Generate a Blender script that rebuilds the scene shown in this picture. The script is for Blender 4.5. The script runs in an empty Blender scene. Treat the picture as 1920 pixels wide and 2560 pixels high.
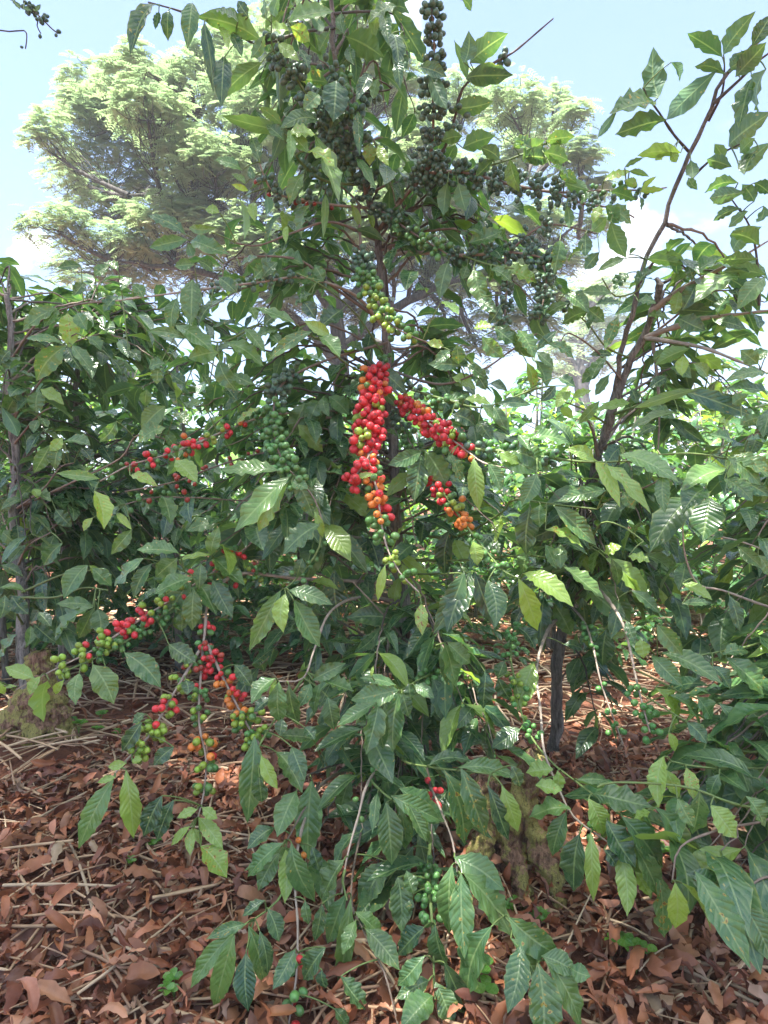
import bpy, math
import numpy as np
RG = np.random.default_rng(11)
rad = math.radians
scene = bpy.context.scene
COL = scene.collection

# ------------------------------------------------------------------ camera model
CAM = np.array([0.0, 0.0, 1.25]); PITCH = rad(-2.5); FPX = 1581.0      # focal length in pixels of the 1920x2560 frame
FWD = np.array([0, math.cos(PITCH), math.sin(PITCH)]); UPV = np.array([0, -math.sin(PITCH), math.cos(PITCH)]); RGT = np.array([1.0, 0, 0])
K = 1920 / 1659.0
def P(x, y, d):            # a sighted direction and a distance give a point of the place
    return CAM + d * FWD + (x - 960) / FPX * d * RGT - (y - 1280) / FPX * d * UPV
def PD(x, y, d): return P(x * K, y * K, d)
def ground_at(x, y, z=0.0):
    v = FWD + (x - 960) / FPX * RGT - (y - 1280) / FPX * UPV
    return CAM + v * ((z - CAM[2]) / v[2])
def proj(p):
    q = np.asarray(p) - CAM
    d = q @ FWD
    return 960 + (q @ RGT) / d * FPX, 1280 - (q @ UPV) / d * FPX, d

cam = bpy.data.cameras.new("camera"); cam_o = bpy.data.objects.new("camera", cam); COL.objects.link(cam_o)
cam.sensor_fit = 'VERTICAL'; cam.sensor_height = 24; cam.lens = FPX / 2560 * 24; cam.clip_end = 2000; cam.clip_start = 0.05
cam_o.location = CAM; cam_o.rotation_euler = (math.pi / 2 + PITCH, 0, 0)
scene.camera = cam_o

# ------------------------------------------------------------------ node helpers
class NT:
    def __init__(s, mat):
        s.t = mat.node_tree; s.n = s.t.nodes; s.l = s.t.links
    def add(s, typ, **kw):
        n = s.n.new(typ)
        for k, v in kw.items():
            if k == 'inp':
                for kk, vv in v.items(): s.set(n, kk, vv)
            else: setattr(n, k, v)
        return n
    def set(s, n, k, v):
        if isinstance(v, bpy.types.NodeSocket): s.l.new(v, n.inputs[k])
        else: n.inputs[k].default_value = v
    def math(s, op, a, b=0.0, c=0.0, clamp=False):
        n = s.add('ShaderNodeMath', operation=op, use_clamp=clamp)
        s.set(n, 0, a); s.set(n, 1, b); s.set(n, 2, c); return n.outputs[0]
    def mix(s, f, a, b, blend='MIX'):
        n = s.add('ShaderNodeMix', data_type='RGBA', blend_type=blend)
        s.set(n, 0, f); s.set(n, 6, a); s.set(n, 7, b); return n.outputs[2]
    def ramp(s, f, a, b):       # smooth 0..1 between a and b
        n = s.add('ShaderNodeMapRange', interpolation_type='SMOOTHSTEP')
        s.set(n, 0, f); s.set(n, 1, a); s.set(n, 2, b); return n.outputs[0]
    def noise(s, vec, scale, detail=3.0, rough=0.5):
        n = s.add('ShaderNodeTexNoise'); s.set(n, 'Vector', vec); s.set(n, 'Scale', scale); s.set(n, 'Detail', detail); s.set(n, 'Roughness', rough)
        return n.outputs['Fac']
    def vec(s, op, a, b):
        n = s.add('ShaderNodeVectorMath', operation=op); s.set(n, 0, a)
        if op == 'SCALE': s.set(n, 3, b)
        else: s.set(n, 1, b)
        return n.outputs[0]
def new_mat(name):
    m = bpy.data.materials.new(name); m.use_nodes = True
    t = NT(m); t.n.clear(); return m, t
def c4(*c): return (c[0], c[1], c[2], 1.0)
def principled(t, color, rough, spec=0.5, normal=None):
    b = t.add('ShaderNodeBsdfPrincipled'); t.set(b, 'Base Color', color); t.set(b, 'Roughness', rough); t.set(b, 'Specular IOR Level', spec)
    if normal is not None: t.set(b, 'Normal', normal)
    return b.outputs[0]
def out(t, s):
    o = t.add('ShaderNodeOutputMaterial'); t.l.new(s, o.inputs[0])

def leaf_material(name, dark, mid, young, sick, trans=0.3, rough=0.28, veins=True, spots=True, tm=(2.5, 2.4, 1.2)):
    m, t = new_mat(name)
    uv = t.add('ShaderNodeUVMap', uv_map='UV').outputs[0]
    sp = t.add('ShaderNodeSeparateXYZ'); t.set(sp, 0, uv)
    at = t.add('ShaderNodeAttribute', attribute_name='lc')
    sc = t.add('ShaderNodeSeparateColor'); t.set(sc, 0, at.outputs['Color'])
    r, g, b = sc.outputs; a = at.outputs['Alpha']
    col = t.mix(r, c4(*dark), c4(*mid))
    col = t.mix(g, col, c4(*young))
    norm = None
    cb = t.add('ShaderNodeCombineXYZ'); t.set(cb, 0, sp.outputs[0]); t.set(cb, 1, t.math('MULTIPLY', sp.outputs[1], 2.2)); t.set(cb, 2, t.math('MULTIPLY', b, 37.0))
    nz = t.noise(cb.outputs[0], 3.0, 3.0)
    col = t.mix(t.math('MULTIPLY', t.ramp(nz, 0.35, 0.75), 0.35), col, t.mix(0.5, col, c4(*young)))
    if veins:
        u = t.math('ABSOLUTE', t.math('MULTIPLY_ADD', sp.outputs[0], 2.0, -1.0))
        ph = t.math('MULTIPLY', t.math('SUBTRACT', sp.outputs[1], t.math('MULTIPLY', u, 0.17)), 10.5)
        wv = t.math('ABSOLUTE', t.math('SINE', t.math('MULTIPLY', ph, math.pi)))
        vein = t.math('SUBTRACT', 1.0, t.ramp(wv, 0.02, 0.24))
        midr = t.math('SUBTRACT', 1.0, t.ramp(u, 0.03, 0.10))
        vl = t.math('MAXIMUM', t.math('MULTIPLY', vein, 0.16), t.math('MULTIPLY', midr, 0.95))
        col = t.mix(vl, col, t.mix(0.6, col, c4(0.30, 0.42, 0.18)))
        col = t.mix(t.math('MULTIPLY', t.ramp(u, .86, 1.0), t.math('MULTIPLY', t.ramp(nz, .45, .6), .55)), col, c4(0.28, 0.33, 0.09))
        h = t.math('SUBTRACT', t.math('POWER', wv, 0.6), t.math('MULTIPLY', midr, 0.8))
        bp = t.add('ShaderNodeBump'); t.set(bp, 'Strength', 0.28); t.set(bp, 'Distance', 0.005); t.set(bp, 'Height', h)
        norm = bp.outputs[0]
    if spots:
        n2 = t.noise(cb.outputs[0], 5.5, 1.0)
        thr = t.math('SUBTRACT', 0.83, t.math('MULTIPLY', a, 0.24))
        sy = t.ramp(t.math('SUBTRACT', n2, thr), 0.0, 0.06)
        sb = t.ramp(t.math('SUBTRACT', n2, thr), 0.06, 0.10)
        col = t.mix(t.math('MULTIPLY', sy, 0.85), col, c4(*sick))
        col = t.mix(t.math('MULTIPLY', sb, 0.8), col, c4(0.13, 0.06, 0.03))
    geo = t.add('ShaderNodeNewGeometry')
    back = geo.outputs['Backfacing']
    col2 = t.mix(t.math('MULTIPLY', back, 0.45), col, c4(mid[0] * 1.5 + .02, mid[1] * 1.35 + .02, mid[2] * 1.5 + .02))
    rg = t.math('MULTIPLY_ADD', back, 0.25, t.math('MULTIPLY_ADD', nz, 0.2, rough - 0.1))
    s1 = principled(t, col2, rg, 0.75, norm)
    tr = t.add('ShaderNodeBsdfTranslucent')
    tc = t.mix(1.0, col, c4(*tm), 'MULTIPLY'); t.set(tr, 0, tc)
    ms = t.add('ShaderNodeMixShader'); t.set(ms, 0, trans); t.l.new(s1, ms.inputs[1]); t.l.new(tr.outputs[0], ms.inputs[2])
    out(t, ms.outputs[0]); return m

M_LEAF = leaf_material('coffee_leaf', (0.020, 0.064, 0.036), (0.062, 0.168, 0.066), (0.28, 0.42, 0.07), (0.46, 0.36, 0.07))
M_FAR = leaf_material('far_coffee_leaf', (0.018, 0.064, 0.04), (0.052, 0.15, 0.06), (0.20, 0.33, 0.05), (0.4, 0.35, 0.07), trans=0.34, veins=False, spots=False)
M_FEATHER = leaf_material('feathery_leaf', (0.12, 0.18, 0.13), (0.23, 0.30, 0.19), (0.42, 0.46, 0.27), (0.4, 0.35, 0.07), trans=0.42, rough=0.5, veins=False, spots=False, tm=(1.0, 1.2, .85))
M_CLOVER = leaf_material('clover_leaf', (0.06, 0.17, 0.03), (0.10, 0.26, 0.05), (0.22, 0.40, 0.06), (0.4, 0.35, 0.07), trans=0.35, veins=False, spots=False)

def attr_mat(name, rough, spec=0.5, var=0.35, scale=25.0, trans=0.0, bump=0.0):
    m, t = new_mat(name)
    at = t.add('ShaderNodeAttribute', attribute_name='lc').outputs['Color']
    tc = t.add('ShaderNodeTexCoord').outputs['Object']
    nz = t.noise(tc, scale, 4.0)
    col = t.mix(1.0, at, t.mix(nz, c4(1 - var, 1 - var, 1 - var), c4(1 + var, 1 + var, 1 + var)), 'MULTIPLY')
    norm = None
    if bump:
        bp = t.add('ShaderNodeBump'); t.set(bp, 'Strength', bump); t.set(bp, 'Distance', 0.01); t.set(bp, 'Height', nz); norm = bp.outputs[0]
    s = principled(t, col, rough, spec, norm)
    if trans:
        tr = t.add('ShaderNodeBsdfTranslucent'); t.set(tr, 0, col)
        ms = t.add('ShaderNodeMixShader'); t.set(ms, 0, trans); t.l.new(s, ms.inputs[1]); t.l.new(tr.outputs[0], ms.inputs[2]); s = ms.outputs[0]
    out(t, s); return m
M_CHERRY = attr_mat('cherry_skin', 0.36, 0.42, 0.4, 75.0)
M_LITTER = attr_mat('dry_leaf', 0.5, 0.45, 0.45, 30.0, trans=0.12, bump=0.4)
M_STRAW = attr_mat('dry_straw', 0.6, 0.3, 0.35, 40.0)
M_TWIG = attr_mat('twig_bark', 0.6, 0.35, 0.45, 70.0, bump=0.5)

def bark(name, c1, c2, c3, moss=0.0, sc=1.0):
    m, t = new_mat(name)
    tc = t.add('ShaderNodeTexCoord').outputs['Object']
    mp = t.add('ShaderNodeMapping'); t.set(mp, 0, tc); t.set(mp, 3, (60 * sc, 60 * sc, 9 * sc))
    n1 = t.noise(mp.outputs[0], 1.0, 5.0, 0.65); n2 = t.noise(tc, 9.0 * sc, 4.0)
    col = t.mix(t.ramp(n1, 0.3, 0.7), c4(*c1), c4(*c2)); col = t.mix(t.ramp(n2, 0.5, 0.75), col, c4(*c3))
    if moss:
        n3 = t.noise(tc, 14.0, 5.0, 0.7)
        n4 = t.noise(tc, 120.0, 2.0, 0.7)
        col = t.mix(t.math('MULTIPLY', t.ramp(n3, 0.44, 0.53), moss), col, t.mix(n4, c4(0.18, 0.17, 0.045), c4(0.50, 0.45, 0.15)))
    n6 = t.noise(mp.outputs[0], 2.3, 6.0, .7); col = t.mix(t.math('MULTIPLY', t.ramp(n6, .52, .62), .75), col, t.mix(.75, col, c4(.02, .016, .012)))       # dark cracks
    h = t.math('ADD', n1, t.math('MULTIPLY', n2, 0.5))
    bp = t.add('ShaderNodeBump'); h = t.math('ADD', h, t.math('MULTIPLY', t.noise(tc, 90.0 * sc, 4.0, .7), .6)); t.set(bp, 'Strength', 0.95); t.set(bp, 'Distance', 0.02); t.set(bp, 'Height', h)
    out(t, principled(t, col, 0.85, 0.2, bp.outputs[0])); return m
M_BARK = bark('coffee_bark', (0.13, 0.12, 0.105), (0.36, 0.33, 0.29), (0.20, 0.19, 0.13))
M_MOSSBARK = bark('mossy_bark', (0.11, 0.055, 0.035), (0.40, 0.24, 0.16), (0.34, 0.22, 0.13), moss=0.9)
M_LIMB = bark('tree_bark', (0.04, 0.037, 0.034), (0.12, 0.11, 0.10), (0.09, 0.088, 0.08), sc=0.3)

# ------------------------------------------------------------------ mesh helpers
def link(o, parent=None):
    COL.objects.link(o)
    if parent is not None:
        o.parent = parent
        o.matrix_parent_inverse = parent.matrix_basis.inverted()
    return o
def make_mesh(name, V, Q, mat, uv=None, lc=None, smooth=True):
    me = bpy.data.meshes.new(name)
    V = np.asarray(V, np.float32); Q = np.asarray(Q, np.int32); n = Q.shape[1]
    me.vertices.add(len(V)); me.vertices.foreach_set('co', V.ravel())
    me.loops.add(Q.size); me.loops.foreach_set('vertex_index', Q.ravel())
    me.polygons.add(len(Q)); me.polygons.foreach_set('loop_start', np.arange(0, Q.size, n, dtype=np.int32))
    try: me.polygons.foreach_set('loop_total', np.full(len(Q), n, np.int32))
    except Exception: pass
    me.polygons.foreach_set('use_smooth', np.full(len(Q), smooth))
    if uv is not None:
        l = me.uv_layers.new(name='UV'); l.data.foreach_set('uv', np.asarray(uv, np.float32)[Q.ravel()].ravel())
    if lc is not None:
        a = me.color_attributes.new('lc', 'FLOAT_COLOR', 'POINT'); a.data.foreach_set('color', np.asarray(lc, np.float32).ravel())
    me.materials.append(mat); me.update(calc_edges=True); me.validate()
    return me
class MB:                       # collects pieces of one mesh
    def __init__(s): s.V = []; s.Q = []; s.U = []; s.C = []; s.n = 0
    def add(s, V, Q, uv=None, lc=None):
        V = np.asarray(V).reshape(-1, 3)
        s.V.append(V); s.Q.append(np.asarray(Q) + s.n); s.n += len(V)
        s.U.append(np.zeros((len(V), 2)) if uv is None else uv)
        s.C.append(np.ones((len(V), 4)) if lc is None else (np.tile(lc, (len(V), 1)) if np.ndim(lc) == 1 else lc))
    def mesh(s, name, mat, origin=None, smooth=True):
        V = np.concatenate(s.V)
        if origin is not None: V = V - origin
        return make_mesh(name, V, np.concatenate(s.Q), mat, np.concatenate(s.U), np.concatenate(s.C), smooth)
    def build(s, name, mat, parent=None, smooth=True, origin=(0, 0, 0)):
        o = bpy.data.objects.new(name, s.mesh(name, mat, np.asarray(origin), smooth)); o.location = origin
        link(o); 
        if parent is not None: o.parent = parent; o.location = np.asarray(origin) - np.asarray(parent.location)
        return o
def empty(name, loc, label=None, cat=None, group=None):
    o = bpy.data.objects.new(name, None); o.empty_display_size = 0.1; o.location = loc; COL.objects.link(o); tag(o, label, cat, group); return o
def tag(o, label=None, cat=None, group=None, kind=None):
    for k, v in (('label', label), ('category', cat), ('group', group), ('kind', kind)):
        if v: o[k] = v
    return o
def unit(v): v = np.asarray(v, float); return v / np.maximum(np.linalg.norm(v, axis=-1, keepdims=True), 1e-9)

def spline(pts, step=0.03):     # Catmull-Rom through points (any columns), roughly even steps
    p = np.asarray(pts, float)
    if len(p) == 2: p = np.vstack([p[0], (p[0] + p[1]) / 2, p[1]])
    e = np.vstack([2 * p[0] - p[1], p, 2 * p[-1] - p[-2]]); o = []
    for i in range(len(p) - 1):
        a, b, c, d = e[i:i + 4]; n = max(2, int(np.linalg.norm((c - b)[:3]) / step))
        for t in np.arange(n) / n:
            o.append(0.5 * (2 * b + (c - a) * t + (2 * a - 5 * b + 4 * c - d) * t * t + (3 * b - a - 3 * c + d) * t ** 3))
    o.append(p[-1]); return np.array(o)
def tube(mb, pts, r0, r1, sides=6, lc=(0.2, 0.15, 0.1, 1), nodes=0.0, power=1.0, rough=0.0):
    p = np.asarray(pts, float)[:, :3]; n = len(p)
    if n < 2: return
    tg = unit(np.gradient(p, axis=0)); ref = np.array([0.3, 0.2, 1.0]) if abs(tg[0][2]) < 0.8 else np.array([1.0, 0.3, 0.1])
    s = unit(np.cross(tg, ref)); u = np.cross(s, tg)
    t = np.linspace(0, 1, n); r = r0 + (r1 - r0) * t ** power
    if nodes:
        L = np.concatenate([[0], np.cumsum(np.linalg.norm(np.diff(p, axis=0), axis=1))])
        ph = (L % nodes) / nodes; r = r * (1 + 0.35 * np.exp(-((ph - 0.5) / 0.12) ** 2))
    if rough: r = r * (1 + rough * RG.normal(0, 1, n))
    an = np.arange(sides) / sides * 2 * math.pi
    V = p[:, None] + r[:, None, None] * (np.cos(an)[None, :, None] * s[:, None] + np.sin(an)[None, :, None] * u[:, None])
    i = np.arange(n - 1)[:, None] * sides; j = np.arange(sides)[None]; k = (j + 1) % sides
    Q = np.stack([i + j, i + k, i + sides + k, i + sides + j], -1).reshape(-1, 4)
    mb.add(V, Q, lc=np.asarray(lc, float))
    c = np.array([p[-1] + tg[-1] * r[-1] * 0.7]); base = (n - 1) * sides          # rounded end
    V2 = np.concatenate([V[-1], c])
    half = np.array([[a, (a + 1) % sides, (a + 2) % sides, sides] for a in range(0, sides, 2)])
    mb.add(V2, half, lc=np.asarray(lc, float))

TP = np.array([0, .03, .10, .22, .38, .55, .70, .82, .90, .955, 1.0]); TW = np.array([.05, .10, .36, .76, .99, .98, .80, .52, .27, .11, .01])
def leaves(base, tip, nrm, width, bulge, fold, wave, lc, nt=10, nu=5, side=None, prof=None):
    base = np.asarray(base, float); N = len(base)
    d = np.asarray(tip) - base; L = np.linalg.norm(d, axis=1); d = unit(d)
    n = np.asarray(nrm, float); n = unit(n - (n * d).sum(1)[:, None] * d); s = np.cross(d, n)
    t = np.linspace(0, 1, nt) ** 0.95; u = np.linspace(-1, 1, nu)
    pr = np.interp(t, TP, TW) if prof is None else np.interp(t, *prof)
    ph = RG.random((N, 2)) * 6.28; fr = RG.uniform(2.2, 5.2, N)
    sb = (RG.normal(0, 0.035, N) if side is None else side)
    B = (np.asarray(bulge) * L)[:, None] * np.sin(math.pi * t[None] ** 0.75)
    C = base[:, None] + d[:, None] * (L[:, None] * t)[..., None] + n[:, None] * B[..., None] + s[:, None] * ((sb * L)[:, None] * np.sin(math.pi * t))[..., None]
    hw = 0.5 * np.asarray(width)[:, None] * pr[None]                                         # N,nt
    wv = np.sin(fr[:, None, None] * 6.28 * t[None, :, None] + np.where(u > 0, ph[:, :1], ph[:, 1:])[:, None, :])
    au = np.abs(u)[None, None]
    env = np.minimum(1, pr * 1.3)[None, :, None]
    hwu = hw[..., None] * (1 + 0.07 * au * np.sin(fr[:, None, None] * 9 * t[None, :, None] + ph[:, :1, None] * 2))
    sx = u[None, None] * hwu * np.cos(np.asarray(fold))[:, None, None]
    nz = au * hwu * np.sin(np.asarray(fold))[:, None, None] + (np.asarray(wave) * np.asarray(width))[:, None, None] * au ** 1.6 * wv * env
    V = C[:, :, None] + s[:, None, None] * sx[..., None] + n[:, None, None] * nz[..., None]
    g = np.arange(nt * nu).reshape(nt, nu)
    q = np.stack([g[:-1, :-1], g[:-1, 1:], g[1:, 1:], g[1:, :-1]], -1).reshape(-1, 4)
    Q = (np.arange(N)[:, None, None] * (nt * nu) + q[None]).reshape(-1, 4)
    uv = np.stack([np.broadcast_to((u * .5 + .5)[None], (nt, nu)), np.broadcast_to(t[:, None], (nt, nu))], -1).reshape(-1, 2)
    return V.reshape(-1, 3), Q, np.tile(uv, (N, 1)), np.repeat(np.asarray(lc, float), nt * nu, 0)

def ico(sub):
    import bmesh
    bm = bmesh.new(); bmesh.ops.create_icosphere(bm, subdivisions=sub, radius=1.0)
    v = np.array([x.co[:] for x in bm.verts]); f = np.array([[a.index for a in q.verts] for q in bm.faces]); bm.free(); return v, f
ICO2, ICO3 = ico(2), ico(3)
CH = {'k': (0.085, 0.155, 0.095), 'g': (0.095, 0.22, 0.06), 'l': (0.24, 0.36, 0.05), 'r': (0.60, 0.045, 0.05), 'o': (0.62, 0.20, 0.04), 'b': (0.30, 0.05, 0.03), 'y': (0.55, 0.42, 0.05)}
def cherry_color(ch):
    c = np.array(CH[ch]) * RG.uniform(0.75, 1.2) * RG.uniform(0.92, 1.08, 3)
    return np.array([*c, 1.0])
def cherry_verts(ic, col):
    v, f = ic; v = v * np.array([0.92, 0.92, 1.12]); z = v[:, 2] / 1.12
    v = v.copy(); v[:, 2] -= 0.10 * np.clip((z - 0.93) / 0.07, 0, 1)          # the dimple of the old flower
    lc = np.tile(col, (len(v), 1)); k = np.clip((z - 0.93) / 0.05, 0, 1)[:, None]
    lc[:, :3] = lc[:, :3] * (1 - 0.8 * k) + np.array([0.05, 0.03, 0.015]) * 0.8 * k
    return v, f, lc
def rot_to(z):                  # rotation taking +Z to z
    z = unit(z); a = np.array([1.0, 0, 0]) if abs(z[0]) < 0.8 else np.array([0, 1.0, 0])
    x = unit(np.cross(a, z)); y = np.cross(z, x); return np.stack([x, y, z], 1)
RG = np.random.default_rng(21)
# ------------------------------------------------------------------ coffee trees
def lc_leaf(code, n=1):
    r = {'d': (0.18, 0.0, 0.3), 'g': (0.55, 0.10, 0.45), 'l': (0.9, 0.62, 0.45), 'y': (0.9, 0.75, 0.95), 'b': (0.9, 0.85, 0.3), 'p': (0.95, 0.22, 0.3)}[code]  # bright leaves carry painted sunlight; dark ones mix old-leaf tone with painted shade
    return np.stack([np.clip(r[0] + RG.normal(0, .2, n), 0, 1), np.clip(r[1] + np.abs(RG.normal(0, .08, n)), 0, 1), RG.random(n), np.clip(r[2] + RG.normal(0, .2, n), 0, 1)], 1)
TWIG_BROWN = (0.20, 0.15, 0.112, 1); TWIG_PALE = (0.34, 0.275, 0.215, 1); TWIG_GREEN = (0.14, 0.20, 0.06, 1); TWIG_DARK = (0.09, 0.075, 0.06, 1)
class Branch:
    def __init__(s, pts, r0, r1, col, sides=6):
        s.p = np.asarray(pts); s.mb = MB(); s.leaf = [[] for _ in range(8)]; s.ch = []
        tube(s.mb, s.p, r0, r1, sides, col, nodes=0.085 if r0 > 0.0035 else 0.0)
        s.px = np.array([proj(q) for q in s.p])
        s.label = None
    def add_leaf(s, base, tip, nrm, w, bulge=0.07, fold=0.25, wave=0.06, lc=(0.5, 0, 0, 0)):
        for l, v in zip(s.leaf, (base, tip, nrm, w, bulge, fold, wave, lc)): l.append(v)
    def twig(s, a, b, r=0.0022, col=TWIG_GREEN, sag=0.15):
        a = np.asarray(a); b = np.asarray(b); L = np.linalg.norm(b - a)
        if L < 0.004: return
        m = (a + b) / 2 + np.array([0, 0, sag * L]); t = np.linspace(0, 1, 6)[:, None]
        tube(s.mb, (1 - t) ** 2 * a + 2 * t * (1 - t) * m + t * t * b, r * 1.35, r, 4, col)
class Tree:
    def __init__(s, name, loc, label, cat='tree', group=None):
        s.root = empty(name, loc, label, cat, group); s.loc = np.asarray(loc, float); s.trunk = []; s.trunk_mb = MB(); s.br = []; s.hero = []
    def stem(s, pts, r0, r1, sides=10, pix=True, rough=0.05):
        q = spline([np.append(PD(*a), 0)[:3] for a in pts] if pix else pts, 0.04)
        q = q + RG.normal(0, 0.003, q.shape); q[:, :2] += 0.006 * np.sin(np.arange(len(q)) * 0.45)[:, None]
        tube(s.trunk_mb, q, r0, r1, sides, nodes=0.0, rough=rough); s.trunk.append(q); return q
    def hbranch(s, pts, r0=0.006, r1=0.002, col=TWIG_BROWN, hero=True):       # a branch sighted along the photo
        b = Branch(spline([PD(*a) for a in pts], 0.025), r0, r1, col); s.br.append(b)
        if hero: s.hero.append(b)
        return b
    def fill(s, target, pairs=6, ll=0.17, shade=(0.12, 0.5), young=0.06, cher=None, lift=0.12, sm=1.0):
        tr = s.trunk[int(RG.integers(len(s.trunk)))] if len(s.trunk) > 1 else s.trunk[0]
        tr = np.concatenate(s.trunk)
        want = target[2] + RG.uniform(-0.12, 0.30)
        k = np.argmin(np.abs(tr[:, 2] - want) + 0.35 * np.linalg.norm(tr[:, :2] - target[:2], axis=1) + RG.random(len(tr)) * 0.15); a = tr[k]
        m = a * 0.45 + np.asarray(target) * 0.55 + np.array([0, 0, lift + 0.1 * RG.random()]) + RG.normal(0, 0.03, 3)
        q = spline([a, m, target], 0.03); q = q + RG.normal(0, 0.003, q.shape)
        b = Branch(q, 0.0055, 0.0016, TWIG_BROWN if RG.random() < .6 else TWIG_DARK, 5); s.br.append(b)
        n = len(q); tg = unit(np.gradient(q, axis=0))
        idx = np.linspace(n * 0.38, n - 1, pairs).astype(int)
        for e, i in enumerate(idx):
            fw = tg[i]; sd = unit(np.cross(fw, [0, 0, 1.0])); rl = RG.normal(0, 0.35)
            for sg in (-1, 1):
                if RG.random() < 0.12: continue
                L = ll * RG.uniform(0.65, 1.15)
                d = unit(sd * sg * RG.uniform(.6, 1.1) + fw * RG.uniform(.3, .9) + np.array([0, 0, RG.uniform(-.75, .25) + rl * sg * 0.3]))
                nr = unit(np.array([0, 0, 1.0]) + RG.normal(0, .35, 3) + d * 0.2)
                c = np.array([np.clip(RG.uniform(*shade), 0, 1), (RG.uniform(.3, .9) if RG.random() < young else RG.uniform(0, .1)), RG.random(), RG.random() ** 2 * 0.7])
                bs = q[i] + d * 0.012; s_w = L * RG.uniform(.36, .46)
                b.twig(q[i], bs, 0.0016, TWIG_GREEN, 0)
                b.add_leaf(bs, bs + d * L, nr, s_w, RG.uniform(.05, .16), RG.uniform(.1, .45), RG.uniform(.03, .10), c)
        if cher:
            s.string(b, 0.25, 0.9, cher[0], cher[1], 0.022)
        return b
    def string(s, b, t0, t1, modes, n, spread, dia=0.026):
        # cherries crowd round the nodes of the branch between t0 and t1
        q = b.p; m = len(q); got = []; tries = 0
        node = max(0.05, 0.07); Lq = np.concatenate([[0], np.cumsum(np.linalg.norm(np.diff(q, axis=0), axis=1))])
        n = int(n * 1.15)
        while len(got) < n and tries < n * 40:
            tries += 1
            t = RG.uniform(t0, t1); L = t * Lq[-1]; L = L + (round(L / node) * node - L) * 0.42
            i = int(np.clip(np.searchsorted(Lq, L), 1, m - 1)); f = (L - Lq[i - 1]) / max(Lq[i] - Lq[i - 1], 1e-6)
            c = q[i - 1] + (q[i] - q[i - 1]) * np.clip(f, 0, 1); tg = unit(q[i] - q[i - 1])
            o = RG.normal(0, 1, 3); o = unit(o - (o @ tg) * tg); o = unit(o + np.array([0, -0.25, -0.15])); r = dia / 2 * RG.uniform(0.72, 0.97)
            pos = c + o * (r * 1.02 + 0.003 + abs(RG.normal(0, spread)) * 0.6)
            if all(np.linalg.norm(pos - g[0]) > (r + g[1]) * 0.86 for g in got):
                w = (t - t0) / max(t1 - t0, 1e-6); part = modes[min(int(w * len(modes)), len(modes) - 1)] if isinstance(modes, (list, tuple)) else modes
                got.append((pos, r, part[int(RG.integers(len(part)))], unit(o + tg * 0.3)))
        b.ch += got
    def near(s, x, y):                      # nearest sighted branch in view
        best = (1e9, None, 0)
        for b in s.hero:
            dd = np.hypot(b.px[:, 0] - x, b.px[:, 1] - y); i = int(np.argmin(dd))
            if dd[i] < best[0]: best = (dd[i], b, i)
        return best
    def finish(s, max_ind=100, prefer='rob'):
        tr = s.trunk_mb
        if tr.V: tr.build('trunk', s.bark if hasattr(s, 'bark') else M_BARK, s.root, origin=s.loc)
        loose = MB(); allc = []
        for b in s.br:
            o = b.mb.build('branch', M_TWIG, s.root, origin=s.loc); b.o = o
            if b.label: o['label'] = b.label
            if b.leaf[0]:
                mb = MB(); big = s in BIG
                mb.add(*leaves(*[np.array(x) for x in b.leaf], nt=16 if b in s.hero else 8, nu=5))
                f = mb.build('foliage', M_LEAF, None, origin=s.loc); f.parent = o; f.location = (0, 0, 0)
            for g in b.ch: allc.append((b, g, (10 if g[2] in prefer else 0) + g[1] / max(proj(g[0])[2], 0.1)))
        allc.sort(key=lambda a: -a[2])
        for b, (pos, r, ch, ax), _ in allc[:max_ind]:
            key = ch + str(int(RG.integers(4)))
            if key not in CMESH:
                v, f, lc = cherry_verts(ICO3, cherry_color(ch)); CMESH[key] = make_mesh('cherry', v, f, M_CHERRY, None, lc)
            o = bpy.data.objects.new('cherry', CMESH[key]); COL.objects.link(o); o.parent = b.o
            o.location = pos - s.loc; o.scale = (r, r, r)
            from mathutils import Matrix
            o.rotation_euler = Matrix(rot_to(ax).tolist()).to_euler()
        for b, (pos, r, ch, ax), _ in allc[max_ind:]:
            v, f, lc = cherry_verts(ICO2, cherry_color(ch)); loose.add(v @ rot_to(ax).T * r + pos, f, lc=lc)
        if loose.V:
            o = loose.build('cherry_clusters', M_CHERRY, s.root, origin=s.loc); o['kind'] = 'stuff'
CMESH = {}; BIG = []

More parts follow.
